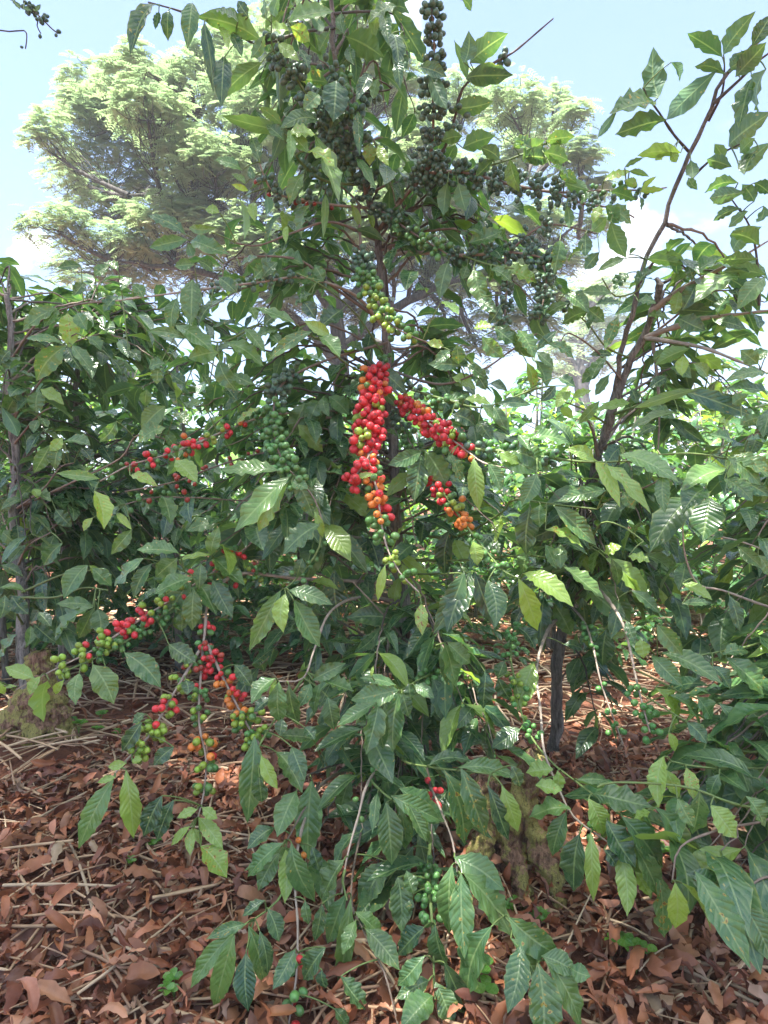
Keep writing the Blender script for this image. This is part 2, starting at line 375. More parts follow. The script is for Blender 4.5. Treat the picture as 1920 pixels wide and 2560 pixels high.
def hero_leaves(trees, x0, y0, sc, text, dd=2.0, under=0.0):
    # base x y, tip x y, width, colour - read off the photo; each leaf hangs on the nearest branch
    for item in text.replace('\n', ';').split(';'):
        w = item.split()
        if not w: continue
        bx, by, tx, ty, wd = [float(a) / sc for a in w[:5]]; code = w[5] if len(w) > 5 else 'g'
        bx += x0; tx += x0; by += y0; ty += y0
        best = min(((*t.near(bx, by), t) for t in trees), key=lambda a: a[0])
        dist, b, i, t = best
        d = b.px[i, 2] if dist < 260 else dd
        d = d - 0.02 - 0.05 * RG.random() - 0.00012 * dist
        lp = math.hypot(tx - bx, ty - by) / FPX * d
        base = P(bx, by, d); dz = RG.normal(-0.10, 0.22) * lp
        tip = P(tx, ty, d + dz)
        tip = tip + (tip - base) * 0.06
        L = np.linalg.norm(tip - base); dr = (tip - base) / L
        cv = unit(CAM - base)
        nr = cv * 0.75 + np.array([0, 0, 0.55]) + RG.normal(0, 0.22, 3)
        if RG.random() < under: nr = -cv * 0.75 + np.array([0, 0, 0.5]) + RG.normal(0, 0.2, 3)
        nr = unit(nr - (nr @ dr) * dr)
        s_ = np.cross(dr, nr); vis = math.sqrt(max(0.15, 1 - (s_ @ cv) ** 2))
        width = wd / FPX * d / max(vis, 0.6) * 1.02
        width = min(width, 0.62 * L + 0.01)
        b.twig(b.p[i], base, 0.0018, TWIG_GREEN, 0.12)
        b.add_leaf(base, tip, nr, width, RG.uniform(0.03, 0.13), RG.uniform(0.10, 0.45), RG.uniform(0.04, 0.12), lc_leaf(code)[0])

# ---- the loaded tree in the middle
M = Tree('coffee_tree', ground_at(893 * K, 1663 * K), 'slim coffee tree in the middle, its branches strung with red and green cherries', 'coffee tree'); BIG.append(M)
M.stem([(893, 1668, 2.72), (885, 1560, 2.7), (873, 1380, 2.66), (862, 1200, 2.62), (850, 1000, 2.58), (838, 800, 2.54), (828, 620, 2.5), (815, 500, 2.46), (800, 440, 2.43), (770, 330, 2.38), (735, 180, 2.32), (720, 30, 2.25), (715, -80, 2.2)], 0.033, 0.007)
def hb(*pts, r=0.006, c=TWIG_BROWN, t=None): return (t or M).hbranch(pts, r, 0.0022, c)
m1 = hb((770, 400, 2.4), (745, 340, 2.3), (700, 270, 2.2), (660, 200, 2.12), (625, 150, 2.08), (590, 110, 2.05), (586, 30, 2.03), c=TWIG_GREEN)
m2 = hb((790, 430, 2.4), (780, 340, 2.3), (765, 270, 2.25), (745, 215, 2.2), (715, 150, 2.2), (690, 130, 2.2))
m3 = hb((815, 500, 2.46), (870, 430, 2.35), (920, 370, 2.25), (935, 290, 2.15), (935, 200, 2.08), (938, 100, 2.02), (930, 0, 1.98), (925, -60, 1.95), r=.008)
m4 = hb((915, 375, 2.27), (1000, 372, 2.2), (1100, 398, 2.15), (1200, 415, 2.1), (1300, 412, 2.1), (1400, 410, 2.1), (1440, 405, 2.1))
m4b = hb((900, 395, 2.28), (960, 320, 2.18), (985, 245, 2.1), (1000, 190, 2.05), (1060, 140, 2.0), (1110, 112, 2.0), (1195, 40, 2.0), c=TWIG_DARK)
m4c = hb((1000, 372, 2.2), (1100, 345, 2.1), (1180, 310, 2.05), (1230, 290, 2.02), r=.004, c=TWIG_GREEN)
m4d = hb((1200, 415, 2.1), (1260, 440, 2.05), (1330, 450, 2.03), (1370, 470, 2.0), r=.004)
m5 = hb((828, 560, 2.48), (880, 545, 2.37), (1000, 552, 2.25), (1100, 545, 2.15), (1180, 560, 2.1), (1200, 590, 2.1), r=.008, c=TWIG_PALE)
m5b = hb((1100, 545, 2.15), (1150, 500, 2.1), (1200, 485, 2.07), (1290, 505, 2.05), r=.004)
m5c = hb((1170, 556, 2.1), (1180, 610, 2.08), (1165, 690, 2.05), r=.004)
m5d = hb((1090, 546, 2.15), (1095, 610, 2.1), (1088, 710, 2.07), r=.004)
m5e = hb((1000, 552, 2.25), (1050, 570, 2.1), (1110, 580, 2.0), r=.004, c=TWIG_GREEN)
m6 = hb((800, 440, 2.4), (850, 475, 2.3), (910, 515, 2.22), (965, 548, 2.18))
m7 = hb((775, 440, 2.4), (780, 540, 2.3), (790, 600, 2.2), (815, 650, 2.12), (840, 695, 2.05), (880, 722, 2.0), (950, 750, 2.0))
m8 = hb((838, 770, 2.5), (818, 800, 2.33), (806, 860, 2.2), (797, 930, 2.1), (797, 1000, 2.0), (815, 1060, 1.93), (822, 1120, 1.88), (835, 1180, 1.83), (862, 1235, 1.8), (905, 1280, 1.78), c=TWIG_PALE)
m8b = hb((803, 975, 2.02), (782, 1010, 1.97), (752, 1048, 1.95), r=.004)
m9 = hb((848, 840, 2.5), (880, 872, 2.3), (920, 910, 2.15), (970, 945, 2.05), (1010, 975, 1.98), (1045, 1000, 1.93), (1100, 1012, 1.9), c=TWIG_PALE)
m9b = hb((850, 870, 2.5), (865, 915, 2.35), (885, 955, 2.25), (900, 975, 2.2), r=.004)
m9c = hb((845, 820, 2.5), (900, 845, 2.3), (960, 862, 2.15), (1040, 880, 2.05), (1130, 850, 2.0), c=TWIG_GREEN)
m9d = hb((1000, 968, 2.0), (1080, 975, 1.95), (1180, 988, 1.88), (1270, 998, 1.8), (1360, 996, 1.75), c=TWIG_GREEN)
m10 = hb((856, 1000, 2.58), (910, 1010, 2.35), (945, 1045, 2.15), (975, 1090, 2.03), (1010, 1140, 1.95), (1050, 1190, 1.88), (1090, 1235, 1.83), (1125, 1250, 1.8), c=TWIG_GREEN)
m11 = hb((836, 740, 2.5), (700, 780, 2.4), (610, 830, 2.25), (590, 900, 2.15), (600, 970, 2.05), (625, 1015, 1.97), (650, 1040, 1.93), (680, 1080, 1.9), (700, 1137, 1.87))
m11c = hb((690, 1110, 1.89), (690, 1180, 1.86), (650, 1240, 1.83), (615, 1272, 1.8), r=.004, c=TWIG_GREEN)
m12 = hb((845, 900, 2.55), (720, 903, 2.45), (600, 893, 2.3), (500, 925, 2.2), (430, 955, 2.12), (350, 985, 2.05), (280, 1005, 2.0), (215, 1040, 2.0), c=TWIG_PALE)
m12b = hb((856, 1010, 2.57), (700, 960, 2.45), (560, 980, 2.35), (460, 1010, 2.25), (380, 1040, 2.15), (270, 1062, 2.1), r=.005)
m12c = hb((856, 1040, 2.57), (600, 1080, 2.4), (420, 1075, 2.2), (330, 1075, 2.15), (270, 1090, 2.1), r=.004)
m13 = hb((866, 1180, 2.62), (700, 1150, 2.4), (547, 1150, 2.25), (490, 1215, 2.15), (400, 1275, 2.06), (350, 1308, 2.02), (270, 1360, 1.95), (200, 1405, 1.9), (120, 1445, 1.86), (30, 1492, 1.83), c=TWIG_PALE)
m13b = hb((460, 1240, 2.1), (390, 1300, 2.04), (320, 1352, 1.98), (240, 1405, 1.92), (130, 1455, 1.86), r=.004, c=TWIG_GREEN)
m14 = hb((868, 1260, 2.62), (650, 1250, 2.35), (520, 1240, 2.15), (455, 1290, 2.05), (442, 1370, 2.0), (433, 1470, 1.92), (430, 1560, 1.85), (445, 1640, 1.8), (440, 1715, 1.76), (428, 1765, 1.73), r=.008, c=TWIG_PALE)
m14b = hb((440, 1390, 1.98), (398, 1460, 1.9), (362, 1520, 1.85), (322, 1590, 1.8), (270, 1645, 1.76), (248, 1672, 1.75), r=.005, c=TWIG_PALE)
m14c = hb((444, 1385, 1.98), (475, 1450, 1.92), (505, 1510, 1.87), (532, 1562, 1.83), (562, 1610, 1.8), r=.005, c=TWIG_PALE)
m14d = hb((600, 1245, 2.3), (500, 1235, 2.15), (430, 1245, 2.05), (400, 1235, 2.0), r=.004, c=TWIG_GREEN)
m15 = hb((870, 1300, 2.64), (780, 1290, 2.4), (715, 1320, 2.1), (680, 1400, 1.95), (655, 1465, 1.87), (600, 1472, 1.83), r=.007, c=TWIG_PALE)
m16 = hb((889, 1400, 2.6), (830, 1330, 2.35), (763, 1258, 2.2), c=TWIG_PALE, r=.004)
m17 = hb((880, 1440, 2.67), (950, 1445, 2.3), (905, 1468, 2.0), (861, 1494, 1.85), (828, 1510, 1.82), r=.004, c=TWIG_GREEN)
m18 = hb((873, 1400, 2.66), (920, 1400, 2.3), (965, 1388, 2.0), (1000, 1392, 1.95), r=.004, c=TWIG_GREEN)
m19 = hb((880, 1560, 2.7), (845, 1620, 2.2), (795, 1690, 1.8), (775, 1760, 1.72), (750, 1850, 1.65), (738, 1930, 1.6), r=.008, c=TWIG_PALE)
m19b = hb((800, 1685, 1.82), (830, 1715, 1.75), (865, 1740, 1.72), (880, 1745, 1.71), r=.004, c=TWIG_GREEN)
m20 = hb((780, 1650, 2.4), (690, 1700, 2.0), (640, 1850, 1.7), (643, 2000, 1.55), (640, 2110, 1.48), (622, 2220, 1.43), c=TWIG_PALE)
m20b = hb((870, 1560, 2.65), (800, 1620, 2.3), (700, 1660, 2.0), (635, 1690, 1.8), (655, 1690, 1.74), c=TWIG_DARK)
m21 = hb((690, 1690, 2.0), (650, 1760, 1.8), (620, 1815, 1.7), r=.004)
m21b = hb((655, 1465, 1.87), (590, 1560, 1.82), (560, 1612, 1.76), (555, 1640, 1.75), r=.004, c=TWIG_GREEN)
m22 = hb((645, 1860, 1.7), (600, 1945, 1.6), (550, 1985, 1.55), r=.004, c=TWIG_GREEN)
m23 = hb((885, 1600, 2.7), (870, 1640, 2.0), (930, 1657, 1.75), (1000, 1665, 1.65), (1060, 1672, 1.62), c=TWIG_GREEN)
m24 = hb((888, 1620, 2.7), (930, 1700, 2.0), (960, 1770, 1.75), (978, 1820, 1.65), (990, 1895, 1.58), c=TWIG_PALE)
m24b = hb((965, 1780, 1.74), (900, 1760, 1.72), (865, 1765, 1.7), r=.004)
m25 = hb((930, 1800, 1.9), (925, 1900, 1.68), (932, 1970, 1.58), (937, 2080, 1.5), (938, 2230, 1.42), c=TWIG_GREEN)
m26 = hb((988, 1885, 1.58), (1050, 1945, 1.54), (1110, 2000, 1.47), (1180, 2075, 1.42), r=.004, c=TWIG_GREEN)
m27 = hb((820, 1640, 2.3), (760, 1900, 1.7), (790, 2020, 1.55), (830, 2100, 1.47), (860, 2215, 1.42), r=.004, c=TWIG_BROWN)
m28 = hb((745, 1880, 1.63), (740, 1905, 1.6), (750, 1945, 1.57), r=.004, c=TWIG_GREEN)
m30 = hb((722, 60, 2.26), (650, 70, 2.12), (560, 95, 2.04), (493, 62, 2.0), (430, 38, 1.97), (370, 18, 1.95), (320, 5, 1.93), c=TWIG_DARK)
m31 = hb((720, 30, 2.25), (780, 25, 2.15), (850, 30, 2.1), (872, 70, 2.05), (880, 120, 2.03), c=TWIG_DARK, r=.005)
m32 = hb((740, 210, 2.33), (800, 200, 2.2), (845, 190, 2.12), (790, 160, 2.1), r=.004, c=TWIG_DARK)
m33 = hb((790, 400, 2.42), (700, 390, 2.3), (640, 335, 2.15), (690, 325, 2.1), (720, 325, 2.08), c=TWIG_GREEN)
m34 = hb((800, 450, 2.44), (700, 440, 2.3), (600, 420, 2.2), (575, 390, 2.15), (560, 350, 2.12), c=TWIG_PALE)
m35 = hb((815, 520, 2.46), (720, 480, 2.3), (640, 500, 2.2), (560, 530, 2.15), (510, 525, 2.1))
m36 = hb((838, 720, 2.52), (770, 640, 2.4), (660, 600, 2.25), (560, 610, 2.15), (440, 625, 2.1), (250, 650, 2.2), c=TWIG_PALE)
m37 = hb((832, 700, 2.52), (720, 620, 2.35), (640, 560, 2.25), (500, 560, 2.2), (480, 600, 2.15), c=TWIG_BROWN)
m38 = hb((838, 780, 2.53), (770, 680, 2.35), (700, 620, 2.2), (640, 590, 2.15), c=TWIG_GREEN, r=.004)
m39 = hb((842, 850, 2.54), (790, 810, 2.35), (740, 780, 2.2), (700, 740, 2.1), (660, 720, 2.05), c=TWIG_GREEN, r=.004)
m40 = hb((842, 800, 2.53), (950, 830, 2.3), (1040, 800, 2.15), (1100, 760, 2.08), (1160, 720, 2.05), c=TWIG_BROWN)
m41 = hb((560, 700, 2.2), (470, 740, 2.15), (400, 700, 2.1), c=TWIG_GREEN, r=.004)
m42 = hb((865, 1150, 2.62), (980, 1160, 2.4), (1080, 1110, 2.1), (1110, 1080, 2.0), (1200, 1090, 1.9), (1290, 1100, 1.85), c=TWIG_GREEN)
m43 = hb((868, 1210, 2.62), (1000, 1210, 2.3), (1130, 1200, 2.05), (1200, 1210, 1.95), (1230, 1230, 1.9), c=TWIG_GREEN)
m44 = hb((870, 1240, 2.62), (950, 1240, 2.3), (985, 1238, 2.1), (1005, 1240, 2.0), c=TWIG_GREEN, r=.004)

S = M.string
S(m1, .15, .75, ['k'], 99, .02, 0.0279); S(m1, .74, .9, ['k'], 12, .02, 0.0270)
S(m2, .0, .8, ['k', 'k', 'kg'], 113, .024, 0.0270); S(m2, .8, 1., ['k'], 8, .02, 0.0261)
S(m3, .28, .60, ['k'], 113, .024, 0.0243); S(m3, .60, 1.0, ['k'], 121, 0.0126)
S(m4, .0, .6, ['k'], 175, .028, 0.0234); S(m4, .55, .95, ['kg'], 35, .012, 0.0198); S(m4b, .3, .42, ['k'], 8, 0.0180); S(m4b, .68, .74, ['k'], 6, 0.0135)
S(m4d, .1, .7, ['k'], 32, .02, 0.0207); S(m5, .42, .98, ['k'], 94, .018, 0.0225); S(m5b, .1, .6, ['k'], 27, .02, 0.0207); S(m5c, .05, 1, ['k'], 54, .02, 0.0216); S(m5d, .2, 1, ['k'], 45, .012, 0.0198)
S(m6, .1, .98, ['k', 'kg', 'g'], 54, .012, .027); S(m7, .28, .55, ['k', 'g'], 54, .018, .027); S(m7, .55, .8, ['gl'], 40, .016, .027); S(m7, .8, .92, ['gl'], 8, .012, .025)
S(m8, .02, .1, ['rgg'], 6, .012); S(m8, .17, .33, ['rrro', 'rrol', 'rrog'], 70, .020, .032); S(m8, .33, .53, ['rrrl', 'rrrr', 'rrrl'], 89, .024, .033); S(m8, .53, .82, ['roo', 'rgg', 'gglo', 'roo', 'ogg'], 48, .016, .029); S(m8, .82, .95, ['gl'], 12, .012, .024)
S(m8b, .3, 1., ['r'], 17, .016, .030); S(m9, .22, .50, ['rroo', 'rrob', 'rro'], 40, .016, .028); S(m9, .50, .74, ['rrrl', 'rrr', 'rrlg'], 34, .016, .030); S(m9, .76, .84, ['ro'], 4, .008, .03)
S(m9b, .2, 1., ['k', 'g'], 45, .024, .024); S(m9c, .2, .7, ['k', 'g'], 18, .012, .025); S(m9d, .05, .6, ['gk'], 32, .012, .026); S(m10, .32, .56, ['rbog', 'rrog', 'rrr'], 36, .016, .027); S(m10, .56, .76, ['gglr', 'oolr', 'ooll'], 26, .014, .027); S(m10, .76, .93, ['g'], 16, .012, .024)
S(m11, .35, .86, ['k', 'g', 'g'], 114, .022, .028); S(m12, .46, .88, ['g', 'rrog', 'rrgl', 'rogg', 'rgg'], 64, .013, .025); S(m12, .88, .97, ['b', 'g'], 5, .012, .02); S(m12b, .5, .95, ['gbb'], 18, .012, .02); S(m12c, .8, .98, ['bgg'], 13, .012, .022)
S(m13, .48, .92, ['roogl', 'rlg', 'rrggl', 'lrrlg', 'rrrl', 'lrl', 'l'], 99, .018, .026); S(m13b, .3, .8, ['g'], 35, .012, .022)
S(m14, .42, .56, ['gglb', 'gbgr'], 35, .02, .021); S(m14, .62, .76, ['rrg', 'rrrb'], 16, .014, .024); S(m14, .76, .84, ['glg'], 16, .018, .024); S(m14, .86, .96, ['lro', 'llg'], 24, .016, .026); 
S(m14b, .05, .4, ['gbbg', 'llg'], 18, .014, .022); S(m14b, .4, .62, ['rrrl', 'rrl'], 16, .014, .025); S(m14b, .62, .86, ['l'], 32, .016, .025)
S(m14c, .05, .5, ['rrb', 'rrrg', 'rol'], 27, .014, .025); S(m14c, .5, .68, ['oor', 'oro'], 12, .012, .026); S(m14c, .68, .95, ['lgl'], 35, .018, .024)
S(m17, .45, .7, ['k', 'g'], 21, .016, .024); S(m19, .35, .9, ['g'], 16, .01, .02); S(m20, .86, .98, ['rrg'], 12, .012, .026); S(m20, .6, .68, ['gro'], 4, .012, .02)
S(m24, .60, .72, ['r', 'rrb'], 7, .012, .024); S(m25, .28, .62, ['g'], 32, .016, .024); S(m18, .2, .6, ['g'], 13, .012, .02); S(m11c, .3, .9, ['g'], 8, .012, .02); S(m36, .3, .75, ['k'], 40, .008, .021); S(m34, .35, .9, ['kkkb'], 45, .014, .024); S(m32, .3, .6, ['k'], 16, .02, 0.0252); S(m33, .3, .6, ['k'], 18, .018, 0.0225); S(m39, .1, .5, ['g'], 13, .01, .022)
m8.label = 'branch hung with the densest bunch of ripe red cherries'; m13.label = 'low branch with mixed red and lime green cherries'
m4b.label = 'branch ending in a bare twig'

# ---- the tall bare-stemmed tree on the right
T2 = Tree('coffee_tree', ground_at(1195 * K, 1625 * K), 'tall leaning coffee tree with a forked bare stem rising against the sky', 'coffee tree'); BIG.append(T2)
T2.stem([(1195, 1628, 2.93), (1203, 1500, 2.88), (1212, 1380, 2.84), (1240, 1220, 2.75), (1268, 1080, 2.65), (1293, 975, 2.55), (1317, 912, 2.48), (1364, 773, 2.38), (1392, 720, 2.33), (1405, 673, 2.28), (1430, 612, 2.2)], 0.030, 0.011)
T2.stem([(1300, 955, 2.53), (1316, 890, 2.47), (1342, 773, 2.37), (1366, 680, 2.3), (1398, 553, 2.23), (1432, 480, 2.18), (1460, 400, 2.13), (1490, 330, 2.1), (1527, 268, 2.05), (1550, 200, 2.0), (1600, 130, 1.95), (1659, 70, 1.9), (1730, 0, 1.87)], 0.012, 0.005)
ht = lambda *p, **k: hb(*p, t=T2, **k)
t1 = ht((1394, 730, 2.33), (1440, 712, 2.25), (1480, 700, 2.2), (1516, 688, 2.15), (1600, 678, 2.1), (1680, 668, 2.05), r=.011, c=TWIG_PALE)
t2 = ht((1405, 673, 2.28), (1471, 626, 2.2), (1580, 568, 2.1), (1660, 520, 2.05), r=.012, c=TWIG_PALE)
t3 = ht((1394, 730, 2.33), (1450, 738, 2.2), (1521, 752, 2.1), (1590, 778, 2.05), (1680, 815, 2.0), r=.009, c=TWIG_PALE)
t4 = ht((1410, 740, 2.3), (1418, 800, 2.25), (1424, 880, 2.2), (1422, 970, 2.15))
t5 = ht((1490, 330, 2.1), (1455, 290, 2.05), (1425, 245, 2.0), (1400, 210, 1.98), (1390, 190, 1.97), r=.005, c=TWIG_DARK)
t6 = ht((1530, 262, 2.05), (1560, 200, 2.0), (1565, 140, 1.98), r=.005, c=TWIG_DARK)
t7 = ht((1490, 390, 2.12), (1530, 350, 2.05), (1580, 320, 2.0), (1625, 300, 1.98), r=.005, c=TWIG_DARK)
t8 = ht((1640, 660, 2.07), (1635, 560, 2.05), (1620, 490, 2.03), (1580, 430, 2.0), r=.005, c=TWIG_DARK)
t9 = ht((1540, 225, 2.0), (1600, 170, 1.95), (1640, 130, 1.93), (1700, 90, 1.9), r=.006, c=TWIG_DARK)
t10 = ht((1364, 775, 2.38), (1310, 750, 2.3), (1270, 700, 2.2), (1220, 660, 2.15), (1180, 640, 2.1), r=.004, c=TWIG_GREEN)
t11 = ht((1310, 915, 2.48), (1250, 880, 2.35), (1160, 850, 2.2), r=.004, c=TWIG_GREEN)
t12 = ht((1350, 830, 2.42), (1290, 760, 2.3), (1230, 720, 2.2), (1210, 740, 2.15), r=.004, c=TWIG_BROWN)
t13 = ht((1292, 985, 2.55), (1280, 930, 2.5), (1258, 890, 2.45), r=.009, c=TWIG_BROWN)
t14 = ht((1393, 560, 2.23), (1385, 620, 2.2), (1330, 640, 2.15), (1300, 600, 2.1), r=.004, c=TWIG_GREEN)
t15 = ht((1215, 1330, 2.82), (1186, 1357, 2.5), (1160, 1438, 2.2), (1168, 1540, 2.0), (1176, 1624, 1.85), (1210, 1711, 1.72), (1240, 1765, 1.67), (1300, 1810, 1.62), (1330, 1830, 1.6), r=.008, c=TWIG_PALE)
t16 = ht((1215, 1300, 2.83), (1130, 1350, 2.4), (1103, 1405, 2.25), (1115, 1480, 2.12), (1135, 1568, 1.98), (1185, 1640, 1.83), (1240, 1685, 1.74), (1300, 1730, 1.66), (1360, 1775, 1.6), c=TWIG_GREEN)
t17 = ht((1240, 1230, 2.76), (1300, 1280, 2.3), (1343, 1342, 2.0), (1360, 1400, 1.95), (1379, 1487, 1.88), (1404, 1582, 1.8), r=.009, c=TWIG_PALE)
t18 = ht((1225, 1300, 2.8), (1260, 1340, 2.4), (1280, 1393, 2.2), (1300, 1480, 2.1), (1346, 1607, 2.0), c=TWIG_PALE, r=.005)
t19 = ht((1240, 1220, 2.75), (1270, 1180, 2.3), (1300, 1130, 2.0), (1350, 1140, 1.9), (1390, 1170, 1.85), c=TWIG_GREEN)
t20 = ht((1260, 1120, 2.68), (1320, 1080, 2.4), (1400, 1050, 2.2), (1460, 1010, 2.1), c=TWIG_BROWN)
t21 = ht((1325, 895, 2.46), (1400, 870, 2.2), (1480, 850, 2.05), (1560, 850, 1.98), (1600, 860, 1.95), c=TWIG_GREEN)
T2.string(t16, .33, .50, ['g'], 24, .016, .023); T2.string(t16, .55, .66, ['gl'], 14, .014, .024); T2.string(t16, .68, .74, ['g'], 8, .014, .024); T2.string(t18, .45, .98, ['g'], 20, .014, .022); T2.string(t17, .88, 1., ['g'], 18, .02, .025); T2.string(t15, .93, 1., ['g'], 3, .01, .022); T2.string(t10, .75, .85, ['k'], 3, .012, .024)

# ---- the tree whose branches reach in from the right edge
T3 = Tree('coffee_tree', ground_at(2230, 2080), 'coffee tree at the right edge reaching in with long drooping leaves on lime green twigs', 'coffee tree'); BIG.append(T3)
b0 = ground_at(2230, 2080); T3.stem([b0, b0 + [.02, .03, .6], b0 + [-.03, 0, 1.2], b0 + [0, .05, 2.2]], 0.035, 0.012, pix=False)
hq = lambda *p, **k: hb(*p, t=T3, **k)
q1 = hq((1900, 1500, 2.1), (1760, 1515, 2.0), (1659, 1526, 1.95), (1570, 1524, 1.9), (1484, 1501, 1.86), (1430, 1475, 1.84), (1371, 1446, 1.83), c=TWIG_GREEN)
q2 = hq((1900, 1560, 2.0), (1760, 1620, 1.85), (1659, 1624, 1.8), (1600, 1622, 1.78), (1531, 1593, 1.76), (1460, 1545, 1.75), (1385, 1498, 1.75), c=TWIG_GREEN)
q3 = hq((1900, 1540, 2.0), (1740, 1640, 1.75), (1600, 1660, 1.65), (1500, 1655, 1.62), (1449, 1644, 1.6), c=TWIG_GREEN, r=.005)
q4 = hq((1900, 1600, 2.0), (1700, 1750, 1.6), (1560, 1790, 1.5), (1470, 1830, 1.46), (1452, 1905, 1.43), c=TWIG_BROWN, r=.005)
q5 = hq((1900, 1620, 2.0), (1720, 1850, 1.5), (1640, 1900, 1.45), (1581, 1930, 1.42), (1500, 1900, 1.42), c=TWIG_BROWN, r=.005)
q6 = hq((1900, 1230, 2.2), (1700, 1310, 2.1), (1659, 1310, 2.08), (1560, 1275, 2.05), (1507, 1262, 2.03), (1480, 1200, 2.0), (1474, 1130, 1.97), c=TWIG_PALE, r=.007)
q7 = hq((1900, 1100, 2.2), (1700, 1040, 2.0), (1600, 1000, 1.9), (1500, 980, 1.85), (1380, 985, 1.8), c=TWIG_GREEN, r=.005)
q8 = hq((1900, 1400, 2.1), (1700, 1380, 2.0), (1600, 1400, 1.95), (1480, 1420, 1.9), (1420, 1425, 1.87), c=TWIG_GREEN, r=.005)
q9 = hq((1900, 1300, 2.15), (1700, 1210, 2.1), (1600, 1170, 2.08), (1500, 1150, 2.0), c=TWIG_PALE, r=.005)
q10 = hq((1720, 1750, 1.6), (1600, 1740, 1.55), (1480, 1700, 1.52), (1330, 1690, 1.5), (1290, 1700, 1.5), c=TWIG_GREEN, r=.004)

# ---- the left neighbours
T4 = Tree('coffee_tree', ground_at(70 * K, 1640 * K), 'coffee tree at the left edge on a mossy swollen base with dusty dark leaves', 'coffee tree'); BIG.append(T4)
T4.stem([(72, 1640, 2.82), (66, 1498, 2.86), (55, 1408, 2.9), (44, 1265, 2.95), (37, 1200, 2.97), (33, 1083, 3.0), (30, 957, 3.0), (22, 773, 3.0), (18, 664, 3.0), (17, 640, 3.0)], 0.032, 0.012)
hl = lambda *p, **k: hb(*p, t=T4, **k)
l1 = hl((22, 780, 3.0), (80, 700, 2.85), (160, 660, 2.7), (250, 650, 2.6), (300, 640, 2.55))
l2 = hl((28, 900, 3.0), (90, 820, 2.8), (140, 740, 2.7), (165, 720, 2.65))
l3 = hl((30, 960, 3.0), (80, 900, 2.8), (110, 880, 2.7), c=TWIG_BROWN)
l4 = hl((33, 1100, 3.0), (90, 1060, 2.7), (130, 1010, 2.6), (160, 1000, 2.55))
l5 = hl((40, 1220, 2.96), (60, 1180, 2.6), (110, 1150, 2.5))
l6 = hl((50, 1350, 2.92), (20, 1300, 2.5), (0, 1290, 2.4), c=TWIG_GREEN)
l7 = hl((46, 1290, 2.94), (120, 1290, 2.6), (180, 1270, 2.4), (235, 1275, 2.3), c=TWIG_GREEN)
l8 = hl((55, 1400, 2.9), (90, 1340, 2.5), (95, 1335, 2.4), c=TWIG_GREEN)
l9 = hl((46, 1280, 2.94), (140, 1240, 2.6), (225, 1230, 2.4), c=TWIG_GREEN)
l10 = hl((33, 1100, 3.0), (160, 1040, 2.6), (260, 990, 2.45), (300, 940, 2.4), (400, 960, 2.35), c=TWIG_BROWN)
T5 = Tree('coffee_tree', ground_at(130 * K, 1470 * K), 'thin reddish stemmed coffee tree just behind the one at the left edge', 'coffee tree'); BIG.append(T5)
T5.stem([(130, 1470, 3.45), (133, 1300, 3.45), (142, 1150, 3.45), (150, 1050, 3.45), (161, 912, 3.45), (168, 840, 3.45), (172, 700, 3.45)], 0.024, 0.012)
RG = np.random.default_rng(22)
# ------------------------------------------------------------------ leaves read off the photo, region by region
s7 = 1659 / 700; s9 = 1659 / 960; s8 = 1659 / 920
hero_leaves([M], 300, 0, s7, """230 30 70 310 110 d;290 60 285 235 75 d;230 70 210 170 45 d;430 20 400 275 105 d;500 130 550 530 75 d;840 250 470 105 130 g;880 120 860 -10 60 g;915 100 945 -20 60 g;1000 130 1250 70 110 p
1000 180 875 170 70 l;1010 160 1120 240 90 y;620 340 600 620 110 d;840 370 610 570 100 g;590 160 640 285 60 l;860 210 780 335 70 g;940 260 1055 355 70 l;1060 290 1110 395 70 d;1340 220 1545 330 150 g;1310 80 1330 200 60 g
1640 40 1480 130 100 d;1560 60 1590 260 80 d;1610 200 1650 400 90 d;1480 440 1400 590 80 d;1530 460 1500 580 60 g;1230 490 1050 465 110 g;1310 400 1285 520 90 g;1280 480 1265 710 160 d;970 790 620 690 85 g;970 830 870 740 70 g;960 740 830 640 60 g
1000 800 1150 800 80 l;1000 770 1000 960 60 p;1000 780 1110 900 100 p;1150 800 1290 1175 120 p;1110 900 1265 990 80 y;830 970 780 820 70 g;720 1010 570 950 60 g;770 980 780 1055 45 d;740 1090 665 1030 50 g;760 1130 665 1095 35 y
1090 1030 1010 1205 85 p;710 1180 735 1410 60 l;790 1200 800 1310 62 l;860 1150 870 1265 62 g;590 1260 510 1240 55 l;990 1340 985 1440 38 l;1130 1210 1080 1400 80 p;1220 1150 1205 1400 45 p;1370 1210 1425 1345 45 y;1470 1260 1500 1355 40 l
400 1420 185 1465 85 g;390 1390 175 1280 75 d;410 1350 565 1350 55 g;420 1430 635 1505 100 g;400 1440 430 1515 60 g;1410 660 1420 910 65 d;1480 850 1480 975 80 y;1530 860 1590 975 60 y;1400 940 1510 1115 55 g;1180 560 1090 640 90 g;1330 600 1250 760 110 d;1180 720 960 760 90 g
1650 350 1659 520 70 d;700 130 560 60 80 d;760 100 700 10 70 d;1300 30 1420 -20 80 g;1130 90 1200 180 60 g;660 200 720 330 70 d;1240 190 1180 300 70 g""", 2.1, 0.35)
